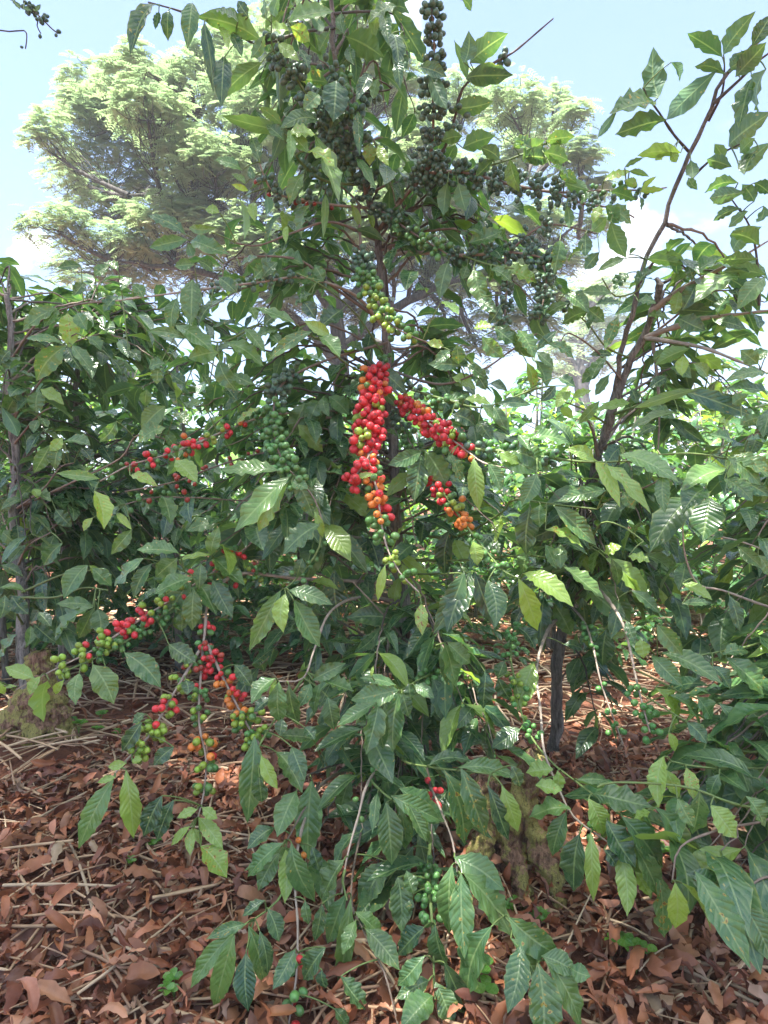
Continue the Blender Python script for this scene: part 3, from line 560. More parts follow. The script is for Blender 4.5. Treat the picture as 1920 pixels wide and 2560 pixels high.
hero_leaves([M], 960, 0, s9, """30 40 185 285 78 d;60 180 75 320 72 d;70 150 105 220 36 d;345 270 365 140 70 d;372 270 528 150 92 d;360 345 305 180 40 p;355 340 548 325 88 d;300 470 462 440 80 d;190 300 268 462 70 d;150 290 265 330 60 d;340 0 375 45 40 d
275 790 258 925 62 g;320 790 352 905 72 g;365 1050 502 1000 72 g;545 690 582 822 64 p;600 700 690 610 90 g;700 610 818 590 60 g;690 660 790 690 72 g;340 640 472 590 82 g;250 610 335 590 56 g;560 640 602 615 50 d;610 680 722 690 84 d
720 720 795 772 62 g;950 780 1062 740 38 y;1040 780 1092 802 42 y;1060 740 1142 762 28 g;1040 725 1118 683 22 d;1105 830 1205 820 28 y;1110 830 1175 765 22 y;1105 850 1110 908 22 d;980 830 1082 862 62 g;960 900 1062 965 60 g
980 960 1042 1105 78 g;960 890 1012 962 60 g;930 890 905 962 46 y;790 890 800 982 42 g;870 1010 870 1102 62 d;780 790 880 820 60 g;760 740 830 790 50 g;500 690 420 640 60 d;640 640 560 600 60 g;720 640 760 590 55 g;850 880 900 830 50 g
470 690 400 760 60 d;900 1000 960 940 60 g;760 1040 735 1180 70 g;930 1090 870 1160 55 d;850 1080 800 1130 50 g""", 2.05, 0.7)
hero_leaves([T2], 960, 0, s9, """1460 245 1318 150 78 d;1467 235 1598 58 80 d;1470 320 1348 290 52 d;1440 300 1232 505 88 d;1183 425 1165 215 100 d;1240 270 1275 350 44 d;1175 450 985 490 105 g;1010 470 928 588 36 d;1218 520 1010 578 92 d;1282 660 1105 672 64 l;1260 640 1175 690 52 l
1500 310 1555 225 62 d;1520 330 1645 190 84 d;1590 200 1670 70 74 d;1590 340 1535 540 80 d;1650 300 1620 480 95 d;1490 630 1665 490 115 d;1500 720 1400 690 64 d;1540 740 1665 620 84 g;1530 790 1392 832 56 d;1560 830 1415 855 74 d;1540 900 1428 952 48 d
1570 915 1492 978 44 d;1600 790 1665 835 70 d;1325 690 1335 765 54 d;1315 770 1352 818 38 d;1640 890 1620 955 54 d;1145 1110 1300 1135 60 g;1620 1060 1505 1010 80 g;1510 1085 1625 985 92 g;1060 1100 1090 1075 30 g;1240 660 1262 700 40 l;1470 690 1430 625 50 g;1540 660 1600 600 60 g
1590 220 1500 290 60 d;1620 640 1560 750 70 d;1600 870 1550 800 60 d""", 2.0, 0.75)
hero_leaves([T2], 1220, 640, s7, """940 20 1170 45 62 g;810 15 655 88 54 g;830 100 750 195 92 d;730 220 562 212 62 g;1200 130 1380 10 125 g;1210 140 1180 50 60 g;1590 20 1380 30 84 g;1640 110 1390 100 95 g;1490 125 1235 268 135 p;1640 130 1485 310 110 p;1130 210 1100 340 82 l
1230 170 1155 315 110 d;1050 200 1185 105 84 g;1110 320 1335 330 84 d;1130 370 1285 440 105 d;1360 340 1425 235 84 d;1340 390 1520 430 74 d;950 360 1075 372 62 p;450 230 592 332 92 g;480 280 300 378 62 g;590 330 445 402 92 g;590 310 685 385 92 g
640 290 795 280 46 d;640 360 600 435 50 d;770 360 695 545 74 g;700 600 618 725 72 g;740 590 605 588 42 d;1160 590 1150 705 72 b;1230 600 1385 675 72 l;1190 550 1000 640 90 g;1650 700 1415 740 74 g;1660 830 1415 790 84 g;1150 800 1550 945 105 d;1240 790 885 895 64 g
840 870 640 915 64 l;1130 930 850 1030 64 d;530 970 645 972 42 b;1350 960 1432 1025 62 b;670 660 560 750 80 g;850 790 880 870 60 d;1060 720 960 780 70 d;1300 720 1220 640 70 g;1450 880 1540 820 70 g;1500 1000 1600 960 70 g;980 620 1060 560 60 g
1080 660 1200 720 80 g;1250 860 1380 910 80 g;950 900 1100 960 70 g;1000 1010 900 1060 60 d;1600 640 1500 560 90 g;1659 560 1560 620 80 g;880 180 980 80 70 d;890 270 990 280 60 g;660 860 540 990 60 g;720 700 640 820 60 g;500 850 610 800 50 b
430 900 500 960 55 b""", 2.2, 0.3)
hero_leaves([M], 1220, 640, s7, """160 450 272 595 84 g;290 560 405 448 54 d;360 520 502 605 62 g;290 570 385 655 62 g;270 620 342 775 112 g;230 630 265 800 62 y;410 720 512 775 62 d;400 770 315 858 64 d;480 770 405 895 74 l;30 890 105 1030 64 g;60 880 245 882 64 d;250 1080 475 1115 84 g
180 1060 245 1148 64 g;60 1170 195 1225 64 l;150 1160 350 1265 125 g;630 1215 465 1150 78 l;640 1220 775 1475 84 y;690 1240 950 1510 78 l;780 1180 1110 1330 125 p;1040 1290 1048 1515 92 g;290 1290 205 1468 112 g;700 1390 420 1452 84 g;800 1400 865 1495 84 g
0 1230 72 1388 84 g;480 1130 640 1210 50 l""", 1.85)
hero_leaves([T3], 1220, 640, s7, """1410 1260 1160 1385 135 p;1420 1200 1605 1350 105 g;1290 1380 1160 1510 150 d;1430 1190 1665 1310 90 g;1400 1320 1560 1450 100 g;1500 1330 1665 1420 80 d;1560 1200 1659 1260 80 p;1440 1100 1320 1060 80 g;1540 1090 1659 1130 70 g""", 1.9)
hero_leaves([T3], 1220, 1240, s7, """1215 0 972 315 175 d;1318 10 1272 258 205 d;1000 760 1145 935 112 g;900 850 920 955 112 l;970 950 1145 1118 112 g;1030 930 1370 1105 112 g;1390 940 1535 922 84 g;1410 960 1665 1175 132 g;990 1140 1085 1390 120 l;1070 1400 1105 1508 52 l;1240 1190 1320 1315 112 g
1370 1230 1510 1410 100 d;1390 1240 1470 1530 165 g;1530 1240 1670 1405 105 g;1600 350 1665 470 80 p;1430 590 1490 800 72 d;1150 520 1320 612 62 l;1150 640 1320 635 52 d;1480 300 1620 420 80 p;1330 1010 1430 1140 80 d;1180 1340 1290 1460 90 d;1300 1450 1420 1530 100 g""", 1.85)
hero_leaves([M, T2], 1220, 1240, s7, """250 60 228 335 135 d;310 50 310 178 92 g;240 330 208 445 105 g;390 60 628 280 112 g;340 200 550 300 62 l;430 290 430 425 84 g;340 290 402 425 72 g;700 370 945 585 115 l;730 370 765 520 64 g;690 340 785 300 64 b;830 360 955 390 54 b
450 420 675 598 84 p;540 340 600 445 54 l;210 460 488 645 115 b;180 490 288 782 118 b;390 640 488 818 112 g;330 600 308 855 112 d;560 600 600 808 112 g;660 500 835 745 142 g;600 570 795 735 122 g;700 790 680 995 135 d;820 740 870 868 64 g
270 990 180 1260 135 l;190 1380 30 1490 112 d;100 980 60 1078 105 d;60 1080 130 1205 92 d;1080 1180 1250 1365 105 g;180 780 275 905 92 d;0 500 40 765 135 d;560 760 640 860 80 d;450 880 560 910 60 d;480 660 560 760 80 d;850 560 1010 690 70 g""", 2.0)
hero_leaves([M, T2], 1000, 1880, s8, """265 70 510 112 80 g;130 60 320 45 56 d;200 85 285 400 128 g;275 75 382 365 108 g;395 150 485 385 74 d;460 150 528 348 80 l;100 70 150 265 74 d;500 60 540 152 62 d;0 165 190 305 112 g;0 240 22 425 74 g;40 240 115 395 64 g;690 80 575 92 80 l;710 85 710 172 58 l
610 150 725 172 64 l;870 190 1125 245 105 g;800 125 935 132 54 d;850 210 912 365 98 l;770 260 590 295 74 p;750 270 690 458 90 g;810 370 785 615 120 d;860 360 872 655 70 l;1000 290 1175 510 118 g;930 310 1055 510 115 d;990 450 1022 725 90 l;1060 430 1165 645 95 g;920 440 972 510 64 d;1150 250 1265 545 115 g
1130 270 1060 300 60 l;1160 550 1190 822 105 g;1060 540 1125 645 70 l""", 1.62)
hero_leaves([T3], 1000, 1880, s8, """1240 590 1240 785 90 b;1270 590 1395 795 64 b;1330 540 1565 950 135 g;1290 550 1510 645 105 d;1510 660 1670 745 74 g;1540 680 1670 940 115 g;1370 -10 1485 245 175 g;1500 -10 1670 335 135 g;1190 20 1168 240 84 l;1290 70 1322 208 64 y;1200 80 1255 195 64 l;1400 240 1510 380 100 l
1350 180 1320 360 90 g;1620 20 1670 180 90 l;1560 200 1640 330 90 g;1440 100 1400 200 60 d;1250 210 1320 330 70 g""", 1.55)
hero_leaves([M], 1000, 1880, s8, """245 475 458 618 118 g;235 510 222 800 108 g;275 550 290 910 112 g;290 550 495 818 125 g;330 580 372 685 44 b;410 790 305 1098 135 d;490 745 712 915 130 g;500 840 625 1040 95 g;620 950 640 1320 155 g;650 930 808 1230 105 g;640 920 790 998 95 g;545 870 488 1160 115 d;770 975 855 1010 75 g
160 780 205 965 92 d;110 790 -5 910 95 d;0 560 10 805 95 g;130 1030 -10 1108 84 g;145 1100 10 1240 125 g;160 1040 228 1230 105 g;200 950 305 1178 95 d;110 920 -5 1045 84 d;60 640 30 540 70 d""", 1.52)
hero_leaves([M], 400, 1880, s7, """560 -90 520 392 145 g;600 20 692 210 80 b;590 150 602 290 105 d;690 0 835 230 132 g;780 -30 855 160 105 d;810 230 700 488 135 g;900 170 880 612 165 g;730 540 530 728 112 g;705 600 588 810 112 g;745 580 740 880 108 l;780 540 912 870 128 g;680 450 525 570 95 d;900 560 942 700 74 d
230 390 365 565 92 l;240 560 388 735 132 l;220 340 108 388 54 l;250 330 335 392 64 l;180 440 72 548 54 l;190 450 180 605 58 l;200 450 242 545 44 l;510 1020 285 1105 74 g;440 1070 195 1382 115 p;440 1080 328 1500 125 p;525 1030 615 1360 112 g;510 1190 522 1518 132 d;590 1060 635 1310 84 d;640 930 702 1115 105 d;620 880 495 968 64 d
1140 -20 995 150 115 g;1180 0 1205 170 90 l;1300 0 1375 145 64 d;1130 150 1068 365 98 p;1080 150 998 315 44 y;1370 260 1650 400 125 g;1340 300 1372 650 155 g;1390 300 1452 555 95 g;1450 310 1585 525 84 g;1290 240 1260 465 64 g;1280 330 1195 478 92 g;1500 560 1338 790 135 d;1340 650 1185 895 155 d
1410 740 1432 1045 142 g;1530 480 1615 840 105 d;1090 640 965 860 125 d;1110 840 998 1118 125 g;1130 870 1058 1340 115 g;1160 1000 1085 1190 84 p;1160 950 1318 1088 95 p;1220 1050 1408 1278 132 d;960 900 918 1110 84 d;860 880 880 1015 64 g;800 1170 675 1395 105 d;980 1160 858 1340 132 d;960 1290 980 1395 84 d
1070 1330 1225 1518 105 g;1030 1520 1115 1625 74 g""", 1.62)
hero_leaves([M], 600, 1240, s7, """290 -110 -15 195 135 p;280 -70 120 195 155 y;330 -100 430 118 115 g;500 10 560 205 125 g;560 -40 790 145 105 l;440 90 490 240 54 l;470 170 265 338 125 g;510 210 395 490 132 g;530 200 745 445 112 g;370 370 340 475 64 d;560 440 590 718 152 d;240 560 65 898 115 g;270 580 258 798 105 l
320 620 465 880 132 g;290 560 535 640 95 g;420 510 575 552 54 l;860 410 818 612 54 l;960 400 1020 525 84 l;950 480 918 668 80 l;920 320 1140 515 64 b;1075 640 1080 815 80 y;1330 450 1155 795 135 d;1370 450 1235 790 155 d;1390 450 1525 768 125 d;1270 260 1335 395 105 l;1380 270 1405 405 84 l;1250 190 1220 468 115 d
820 790 745 1010 105 d;880 820 870 1038 125 d;1210 870 1275 1120 105 g;1230 870 1360 985 112 g;1190 880 1245 1130 84 g;1130 910 1160 1035 54 d;1140 1070 1275 1370 125 d;1260 1090 1405 1298 112 d;1450 1040 1440 1248 105 d;1020 1040 925 1060 84 d;780 1070 790 1010 22 b;940 1150 672 1205 135 g;920 1120 720 1080 60 g
800 1230 585 1355 84 g;820 1220 750 1515 125 g;940 1170 908 1500 135 g;860 1230 850 1488 84 d;1030 1120 1145 1195 74 g;1000 1110 1010 1215 64 d;210 1080 75 1225 95 g;230 1100 240 1340 112 g;290 1120 342 1345 95 g;180 1200 88 1275 84 d;215 1090 175 1195 36 b;430 1090 615 995 95 g;500 1100 665 1155 95 g;480 1110 440 1285 74 g
420 1110 348 1245 84 g;520 1190 555 1375 105 d;250 1320 235 1415 112 d;460 1480 715 1420 74 d;430 1440 240 1420 80 d;380 1370 440 1440 80 d;980 250 1000 400 60 d;760 250 820 420 100 d;690 330 780 260 80 d;960 1170 1000 1300 80 d""", 1.85)
hero_leaves([M], 0, 1240, s7, """560 -30 612 185 110 y;550 130 498 205 44 y;690 100 775 195 44 y;780 200 665 338 84 g;1060 340 825 320 95 g;1250 350 1062 380 34 b;1310 160 1115 205 84 g;1250 350 1295 190 84 g;1050 370 928 475 115 g;850 370 685 525 84 g;900 400 798 595 84 d;1140 490 925 575 95 g;1130 510 1005 695 125 g
1150 550 1140 785 115 g;1070 680 1072 795 74 g;1170 520 1275 695 115 g;1190 400 1180 545 84 g;1270 370 1440 520 105 g;1260 500 1372 710 115 d;740 930 942 1125 135 g;550 1000 668 1220 145 g;470 1050 450 1228 84 g;290 1090 260 1325 115 l;200 1080 40 1018 95 l;240 1070 180 1175 64 l;100 1130 0 1170 28 l;0 1100 25 1170 50 l
1000 880 1155 985 112 d;1100 1090 1110 1175 84 d;1390 1000 1485 1125 95 d;840 1340 728 1505 95 d;860 1290 790 1345 54 d;950 560 850 620 70 d;640 1080 560 1160 60 d;380 1090 330 1170 50 l;960 0 1010 160 100 g;700 60 640 150 70 d""", 2.0)
hero_leaves([T4], 0, 1240, s7, """0 200 100 292 74 g;10 410 132 475 64 g;100 170 112 295 84 d;520 410 385 598 115 g;550 430 655 528 95 g;530 410 562 475 54 l;370 280 265 405 95 d;550 650 345 640 74 g;550 660 335 835 105 g;560 660 468 835 95 g;580 670 592 818 135 g;180 770 160 885 64 g;100 820 -5 975 84 g;200 760 325 865 84 d
70 590 165 695 95 d;150 570 -5 550 44 p;30 590 0 720 90 d;230 690 300 770 70 d;200 590 260 600 50 g;160 120 270 260 90 d;330 80 420 180 90 d;60 20 0 90 80 d""", 2.35)
hero_leaves([M], 0, 1700, s9, """490 430 348 712 90 p;545 390 575 668 92 l;545 360 470 375 42 l;500 420 425 442 32 l;570 350 612 345 32 l;700 500 625 668 84 d;750 520 680 685 74 d;750 290 668 365 64 d""", 1.78)
hero_leaves([T4, M], 0, 640, s7, """340 310 145 435 84 g;350 320 268 415 60 g;400 340 410 540 112 y;460 340 512 435 84 g;380 520 165 490 54 g;390 530 225 730 132 g;400 540 482 675 95 d;430 530 545 678 84 g;120 790 35 940 105 g;240 790 372 875 74 l;230 800 220 925 115 g;140 830 152 935 90 d;230 970 200 1045 64 g;240 960 282 1015 64 g
980 640 885 665 84 g;940 660 930 755 74 g;980 890 845 1022 115 g;980 1020 825 1095 112 g;980 1060 1035 1135 105 d;690 980 595 1095 74 g;870 790 860 885 74 g;370 1080 298 1152 64 l;380 1100 528 1122 95 g;360 1130 328 1258 95 g;300 1120 205 1278 84 g;480 1140 545 1215 70 d;1140 140 1130 398 132 g;1050 250 1018 438 84 g
1040 410 1258 565 105 g;1110 490 880 448 64 g;1290 570 1125 605 135 p;1300 620 1395 790 105 g;1340 520 1550 645 92 p;1450 430 1565 565 74 g;1480 300 1512 378 74 p;1040 1210 1162 1335 112 l;770 1300 925 1362 64 y;590 1320 345 1288 64 p;180 1390 295 1452 84 g;200 1380 222 1435 60 l;1400 1000 1545 895 44 y;1650 1270 1322 1272 95 p
700 240 620 330 90 d;560 120 640 60 80 d;700 90 620 40 70 g;780 130 720 200 70 d;480 60 350 70 60 d;500 160 440 230 80 d;850 250 790 170 80 g;1250 290 1180 400 90 d;1260 90 1180 30 80 d;1420 60 1520 10 80 g;1560 120 1640 40 80 g;1400 220 1300 130 80 d;1150 50 1040 60 70 g
60 560 0 640 90 d;120 600 40 720 90 d;600 560 520 480 80 d;660 610 720 700 80 d;760 560 830 620 70 d;1600 460 1659 520 70 g;1500 760 1380 700 70 g;1400 860 1340 780 80 d;1240 770 1200 700 70 d;1100 760 1020 700 80 d;1040 930 1110 1000 80 d;1200 870 1120 900 70 g""", 2.4)
hero_leaves([M], 640, 640, s7, """280 50 140 8 95 g;400 150 195 130 105 g;400 150 350 55 70 g;510 320 385 415 115 d;230 400 15 310 64 g;330 450 85 608 74 g;440 470 295 390 74 l;380 480 492 595 105 p;130 440 5 482 74 g;640 570 540 530 64 g;660 710 845 895 72 p;740 670 885 805 95 d;690 730 555 795 74 d;1140 30 1090 245 95 g
1250 60 1220 135 64 g;1290 80 1340 278 115 p;1390 80 1510 155 95 g;1480 80 1659 155 95 l;1100 270 1195 345 74 p;1290 430 1395 420 64 b;1410 420 1535 515 95 g;1340 480 1465 595 95 p;1550 440 1645 595 95 g;1200 640 1190 528 84 g;1210 650 1030 640 80 d;1250 640 1375 725 64 g;1160 720 1295 785 74 l;1110 530 1015 515 54 y
1080 880 1300 850 60 g;1240 850 1385 875 54 l;1340 880 1495 1030 84 p;290 870 208 1048 115 g;380 860 265 950 84 g;370 860 308 1015 95 g;430 830 545 935 95 g;400 830 432 945 64 g;250 1000 390 1155 105 l;760 1040 835 1072 54 p;980 1160 790 1235 95 g;980 1180 938 1440 135 g;1000 1160 1125 1358 125 p;1140 1180 1172 1225 60 g
1150 1200 1215 1330 115 g;930 1290 780 1420 84 l;1040 1130 1175 1108 54 b;1290 1200 1320 1495 105 l;1380 1230 1442 1380 84 g;1430 1170 1665 1275 115 g;590 1310 695 1290 38 l;210 1340 305 1378 74 g;1160 940 1290 1000 110 d;1180 1010 1230 1090 90 d;1320 980 1400 1090 90 d;1400 1000 1500 1060 80 d;560 940 620 850 90 d
480 880 590 900 70 p;60 60 -10 130 90 g;120 350 50 410 70 d;280 270 350 370 90 d;330 230 230 290 80 d;600 470 540 420 60 d;1320 250 1420 330 80 d;1450 300 1380 400 80 d;1150 560 1060 640 70 d;1290 690 1360 790 80 d;720 640 700 720 50 p""", 2.1)
RG = np.random.default_rng(23)
# ------------------------------------------------------------------ the inner branches of the coffee trees
def fills(tree, areas, **kw):
    for cx, cy, rx, ry, d0, d1, n in areas:
        for _ in range(n):
            a = RG.random() * 6.28; r = math.sqrt(RG.random())
            tree.fill(PD(cx + rx * r * math.cos(a), cy + ry * r * math.sin(a), RG.uniform(d0, d1)), **kw)
fills(M, [(600, 700, 220, 110, 2.3, 2.9, 9), (950, 820, 170, 90, 2.5, 3.0, 6), (520, 1020, 200, 90, 2.3, 2.9, 8), (720, 980, 100, 120, 2.4, 2.9, 5), (1060, 960, 140, 90, 2.4, 2.9, 5), (1100, 1100, 140, 70, 2.3, 2.8, 5), (760, 1180, 60, 60, 2.3, 2.7, 2), (500, 1140, 150, 60, 2.4, 2.9, 3),
          (620, 1420, 90, 60, 2.3, 2.7, 2), (950, 1530, 130, 60, 2.2, 2.6, 4), (800, 1720, 120, 110, 1.9, 2.3, 4), (1000, 1760, 100, 70, 1.95, 2.3, 2), (650, 520, 130, 60, 2.4, 2.8, 2), (760, 1450, 80, 50, 2.3, 2.6, 2), (830, 1990, 110, 90, 1.75, 2.0, 3)], pairs=6, ll=0.17)
fills(M, [(600, 200, 70, 90, 2.3, 2.5, 3), (800, 100, 60, 60, 2.25, 2.45, 3), (1050, 440, 140, 50, 2.2, 2.4, 2), (680, 440, 110, 50, 2.3, 2.5, 1), (560, 90, 70, 40, 2.1, 2.2, 1), (960, 640, 140, 40, 2.2, 2.6, 2), (620, 420, 130, 90, 2.38, 2.65, 7), (1010, 500, 180, 80, 2.3, 2.55, 8), (700, 270, 100, 90, 2.42, 2.65, 5), (1210, 610, 90, 70, 2.1, 2.4, 3), (900, 300, 80, 60, 2.2, 2.4, 2)], pairs=5, ll=0.15, shade=(0.05, 0.5))
fills(T2, [(1600, 660, 60, 40, 2.1, 2.4, 3)], pairs=4, ll=0.14, shade=(0.05, 0.4), lift=.05)
fills(T2, [(1470, 900, 180, 100, 2.6, 3.1, 10), (1580, 740, 100, 60, 2.4, 2.8, 4), (1330, 1080, 150, 60, 2.5, 3.0, 4), (1300, 1270, 110, 70, 2.4, 2.9, 5), (1230, 1180, 90, 60, 2.3, 2.8, 3), (1300, 1530, 60, 60, 2.4, 2.7, 2)], pairs=6, ll=0.17, young=0.16)
fills(T3, [(1590, 1080, 160, 90, 2.1, 2.6, 7), (1560, 1420, 130, 90, 2.1, 2.5, 4), (1640, 1580, 90, 60, 1.8, 2.2, 3), (1560, 1720, 110, 60, 1.65, 1.9, 3)], pairs=6, ll=0.18, young=0.1)
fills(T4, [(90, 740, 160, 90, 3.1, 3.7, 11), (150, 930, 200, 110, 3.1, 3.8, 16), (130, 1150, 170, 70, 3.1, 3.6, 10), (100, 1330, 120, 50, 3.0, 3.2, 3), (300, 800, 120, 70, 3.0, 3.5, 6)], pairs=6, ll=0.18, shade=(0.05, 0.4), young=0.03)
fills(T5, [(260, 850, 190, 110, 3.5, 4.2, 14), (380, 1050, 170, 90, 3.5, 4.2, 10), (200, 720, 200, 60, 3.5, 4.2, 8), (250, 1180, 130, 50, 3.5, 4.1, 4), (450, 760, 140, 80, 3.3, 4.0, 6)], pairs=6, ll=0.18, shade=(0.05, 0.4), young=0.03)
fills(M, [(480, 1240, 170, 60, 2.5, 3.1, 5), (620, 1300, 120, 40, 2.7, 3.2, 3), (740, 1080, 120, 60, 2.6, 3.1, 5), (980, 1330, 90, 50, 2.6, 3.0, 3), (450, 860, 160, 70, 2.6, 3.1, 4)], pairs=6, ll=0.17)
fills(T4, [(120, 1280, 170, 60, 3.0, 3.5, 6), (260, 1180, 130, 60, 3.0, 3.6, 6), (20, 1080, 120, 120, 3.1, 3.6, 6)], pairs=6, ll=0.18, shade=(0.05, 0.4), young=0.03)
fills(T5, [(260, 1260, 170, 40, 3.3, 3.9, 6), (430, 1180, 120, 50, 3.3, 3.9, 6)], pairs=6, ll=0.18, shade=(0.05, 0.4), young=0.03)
fills(T2, [(1420, 1250, 170, 60, 2.6, 3.3, 8), (1180, 1280, 80, 50, 2.6, 3.2, 3)], pairs=6, ll=0.17)
fills(T3, [(1620, 1250, 140, 80, 2.3, 2.9, 6)], pairs=6, ll=0.18)
fills(M, [(620, 1130, 140, 50, 2.0, 2.3, 5), (480, 1180, 130, 60, 2.1, 2.4, 5), (1000, 1130, 150, 60, 2.05, 2.3, 5), (560, 950, 140, 50, 2.2, 2.5, 3), (700, 1560, 130, 60, 1.9, 2.15, 5), (950, 1620, 140, 70, 1.85, 2.1, 5), (800, 1870, 150, 90, 1.68, 1.85, 5), (1050, 1500, 100, 50, 2.0, 2.3, 2), (760, 1350, 60, 40, 2.2, 2.5, 1)], pairs=5, ll=0.165, young=.1)
fills(T2, [(1290, 1200, 120, 50, 2.1, 2.5, 5), (1420, 1080, 120, 50, 2.2, 2.6, 4), (1400, 1330, 130, 40, 2.2, 2.6, 4)], pairs=5, ll=0.165, young=.14)
fills(T3, [(1560, 1180, 110, 60, 2.0, 2.3, 4), (1560, 1600, 100, 60, 1.75, 1.95, 4), (1480, 1780, 110, 50, 1.55, 1.75, 3), (1540, 1350, 120, 40, 2.1, 2.4, 3)], pairs=5, ll=0.175, young=.1)
fills(T3, [(1440, 1740, 70, 40, 1.6, 1.75, 3), (1560, 1860, 90, 50, 1.45, 1.6, 4), (1630, 1700, 60, 60, 1.6, 1.8, 3), (1600, 1480, 90, 40, 1.85, 2.0, 3)], pairs=4, ll=0.21, shade=(.2, .8), young=.15)
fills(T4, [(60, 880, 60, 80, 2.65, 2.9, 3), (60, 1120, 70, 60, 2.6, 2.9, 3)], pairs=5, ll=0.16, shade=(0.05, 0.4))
for t in (M, T2, T3, T4, T5): t.finish()
RG = np.random.default_rng(24)

# twig of shrivelled buds hanging into the top left corner
TW_ = Tree('coffee_branch', PD(30, -40, 2.2), 'dark twig of small shrivelled buds hanging into the upper left corner of the sky', 'branch')
w1 = hb((20, -60, 2.2), (55, 5, 2.2), (85, 35, 2.2), (112, 62, 2.2), (125, 72, 2.2), c=TWIG_DARK, r=.003, t=TW_); w2 = hb((-20, 62, 2.2), (20, 68, 2.2), (52, 66, 2.2), (58, 80, 2.2), (55, 105, 2.2), c=TWIG_DARK, r=.0025, t=TW_)
w3 = hb((85, 35, 2.2), (80, 55, 2.2), (88, 72, 2.2), c=TWIG_DARK, r=.002, t=TW_)
TW_.string(w1, .45, .8, ['k'], 20, .006, .017); TW_.string(w1, .9, 1, ['k'], 2, .004, .016); TW_.string(w3, .8, 1, ['k'], 1, .004, .015); TW_.string(w2, .95, 1, ['k'], 1, .003, .013)
hero_leaves([TW_], 0, 0, s9, "60 5 85 40 22 d;100 40 135 48 18 d;150 50 175 20 16 d;45 0 70 30 18 d", 2.2)
TW_.finish()

# ------------------------------------------------------------------ rows of coffee behind
class Bush:
    def __init__(s, h, rad_, nb, seed, young, ll=0.15):
        global RG
        keep = RG; RG = np.random.default_rng(seed); s.tr = MB(); s.br = MB(); L = [[] for _ in range(8)]
        for k in range(2):
            a = RG.random() * 6.28; q = spline([np.array([.06 * math.cos(a), .06 * math.sin(a), -0.03]), np.array([.1 * math.cos(a), .1 * math.sin(a), h * .5]), np.array([.2 * math.cos(a), .2 * math.sin(a), h * 0.96])], .1)
            tube(s.tr, q, .03, .008, 7, rough=.05)
            for j in range(nb):
                z = h * (0.10 + 0.90 * (j + RG.random()) / nb); p0 = q[min(int(z / h * (len(q) - 1)), len(q) - 1)]
                an = RG.random() * 6.28; R_ = rad_ * RG.uniform(.55, 1.1) * (1.05 - 0.55 * (z / h) ** 2)
                e = p0 + np.array([math.cos(an) * R_, math.sin(an) * R_, RG.uniform(-.25, .15)]); e[2] = max(e[2], 0.12)
                b = spline([p0, (p0 + e) / 2 + [0, 0, .12], e], .06); tube(s.br, b, .006, .002, 4, (0.2, 0.15, 0.1, 1)); tg = unit(np.gradient(b, axis=0))
                for i in np.linspace(len(b) * .25, len(b) - 1, 8).astype(int):
                    sd = unit(np.cross(tg[i], [0, 0, 1.0]))
                    for sg in (-1, 1):
                        l = ll * RG.uniform(.7, 1.25); d = unit(sd * sg * RG.uniform(.5, 1.1) + tg[i] * RG.uniform(.3, .9) + [0, 0, RG.uniform(-.7, .3)])
                        c = [RG.uniform(.1, .75), RG.uniform(.4, .9) if RG.random() < young else RG.uniform(0, .15), RG.random(), RG.random() * .4]
                        for x, v in zip(L, (b[i], b[i] + d * l, unit(np.array([0, 0, 1.]) + RG.normal(0, .4, 3)), l * .42, RG.uniform(.05, .16), RG.uniform(.1, .4), .06, c)): x.append(v)
        s.fo = MB(); s.fo.add(*leaves(*[np.array(x) for x in L], nt=6, nu=3)); RG = keep
        s.m = (s.tr.mesh('trunk', M_BARK), s.br.mesh('branches', M_TWIG), s.fo.mesh('foliage', M_FAR))
BV = [Bush(2.3, 1.0, 24, 3, .05), Bush(2.0, 0.95, 22, 4, .08), Bush(2.2, 1.05, 24, 5, .30), Bush(1.9, 1.0, 22, 6, .35)]
def bush(x, y, v, sc, rz, label, group):
    r = empty('coffee_bush', (x, y, 0), label, 'coffee bush', group); r.rotation_euler = (0, 0, rz); r.scale = (sc, sc, sc)
    for n, m in zip(('trunk', 'branch', 'foliage'), BV[v].m):
        o = bpy.data.objects.new(n, m); COL.objects.link(o); o.parent = r
left_l = ['shaded coffee bush of the back row, leftmost, behind the tree at the left edge', 'shaded coffee bush of the back row, second from the left edge', 'shaded coffee bush of the back row, third from the left edge', 'dark coffee bush of the back row nearest to the slim trunk of the middle tree']
for k, (x, y, v, sc) in enumerate([(-3.0, 4.7, 0, 1.1), (-2.1, 4.9, 1, 1.12), (-1.35, 4.7, 0, 1.0), (-0.65, 5.1, 1, 1.1)]):
    bush(x, y, v, sc, k * 1.7, left_l[k], 'shaded coffee bushes of the back row')
right_l = ['sunlit yellow green coffee bush seen between the middle tree and the leaning stem', 'sunlit coffee bush right behind the forked leaning stem', 'sunlit coffee bush behind the brown side branches at right', 'bright coffee bush at the right edge of the sunlit row', 'low sunlit coffee bush in the gap right of the slim trunk', 'sunlit coffee bush showing left of the slim trunk under the green cherry string', 'sunlit coffee bush deep behind the red cherries at left']
for k, (x, y, v, sc) in enumerate([(1.5, 6.9, 2, 1.0), (2.35, 6.5, 3, 1.15), (3.2, 6.2, 2, 1.05), (4.1, 6.8, 3, 1.2), (0.55, 6.9, 3, 1.05), (-0.35, 7.0, 2, 1.05), (-1.3, 7.1, 3, 1.1)]):
    bush(x, y, v, sc, k * 2.1 + .4, right_l[k], 'sunlit coffee bushes of the back row')
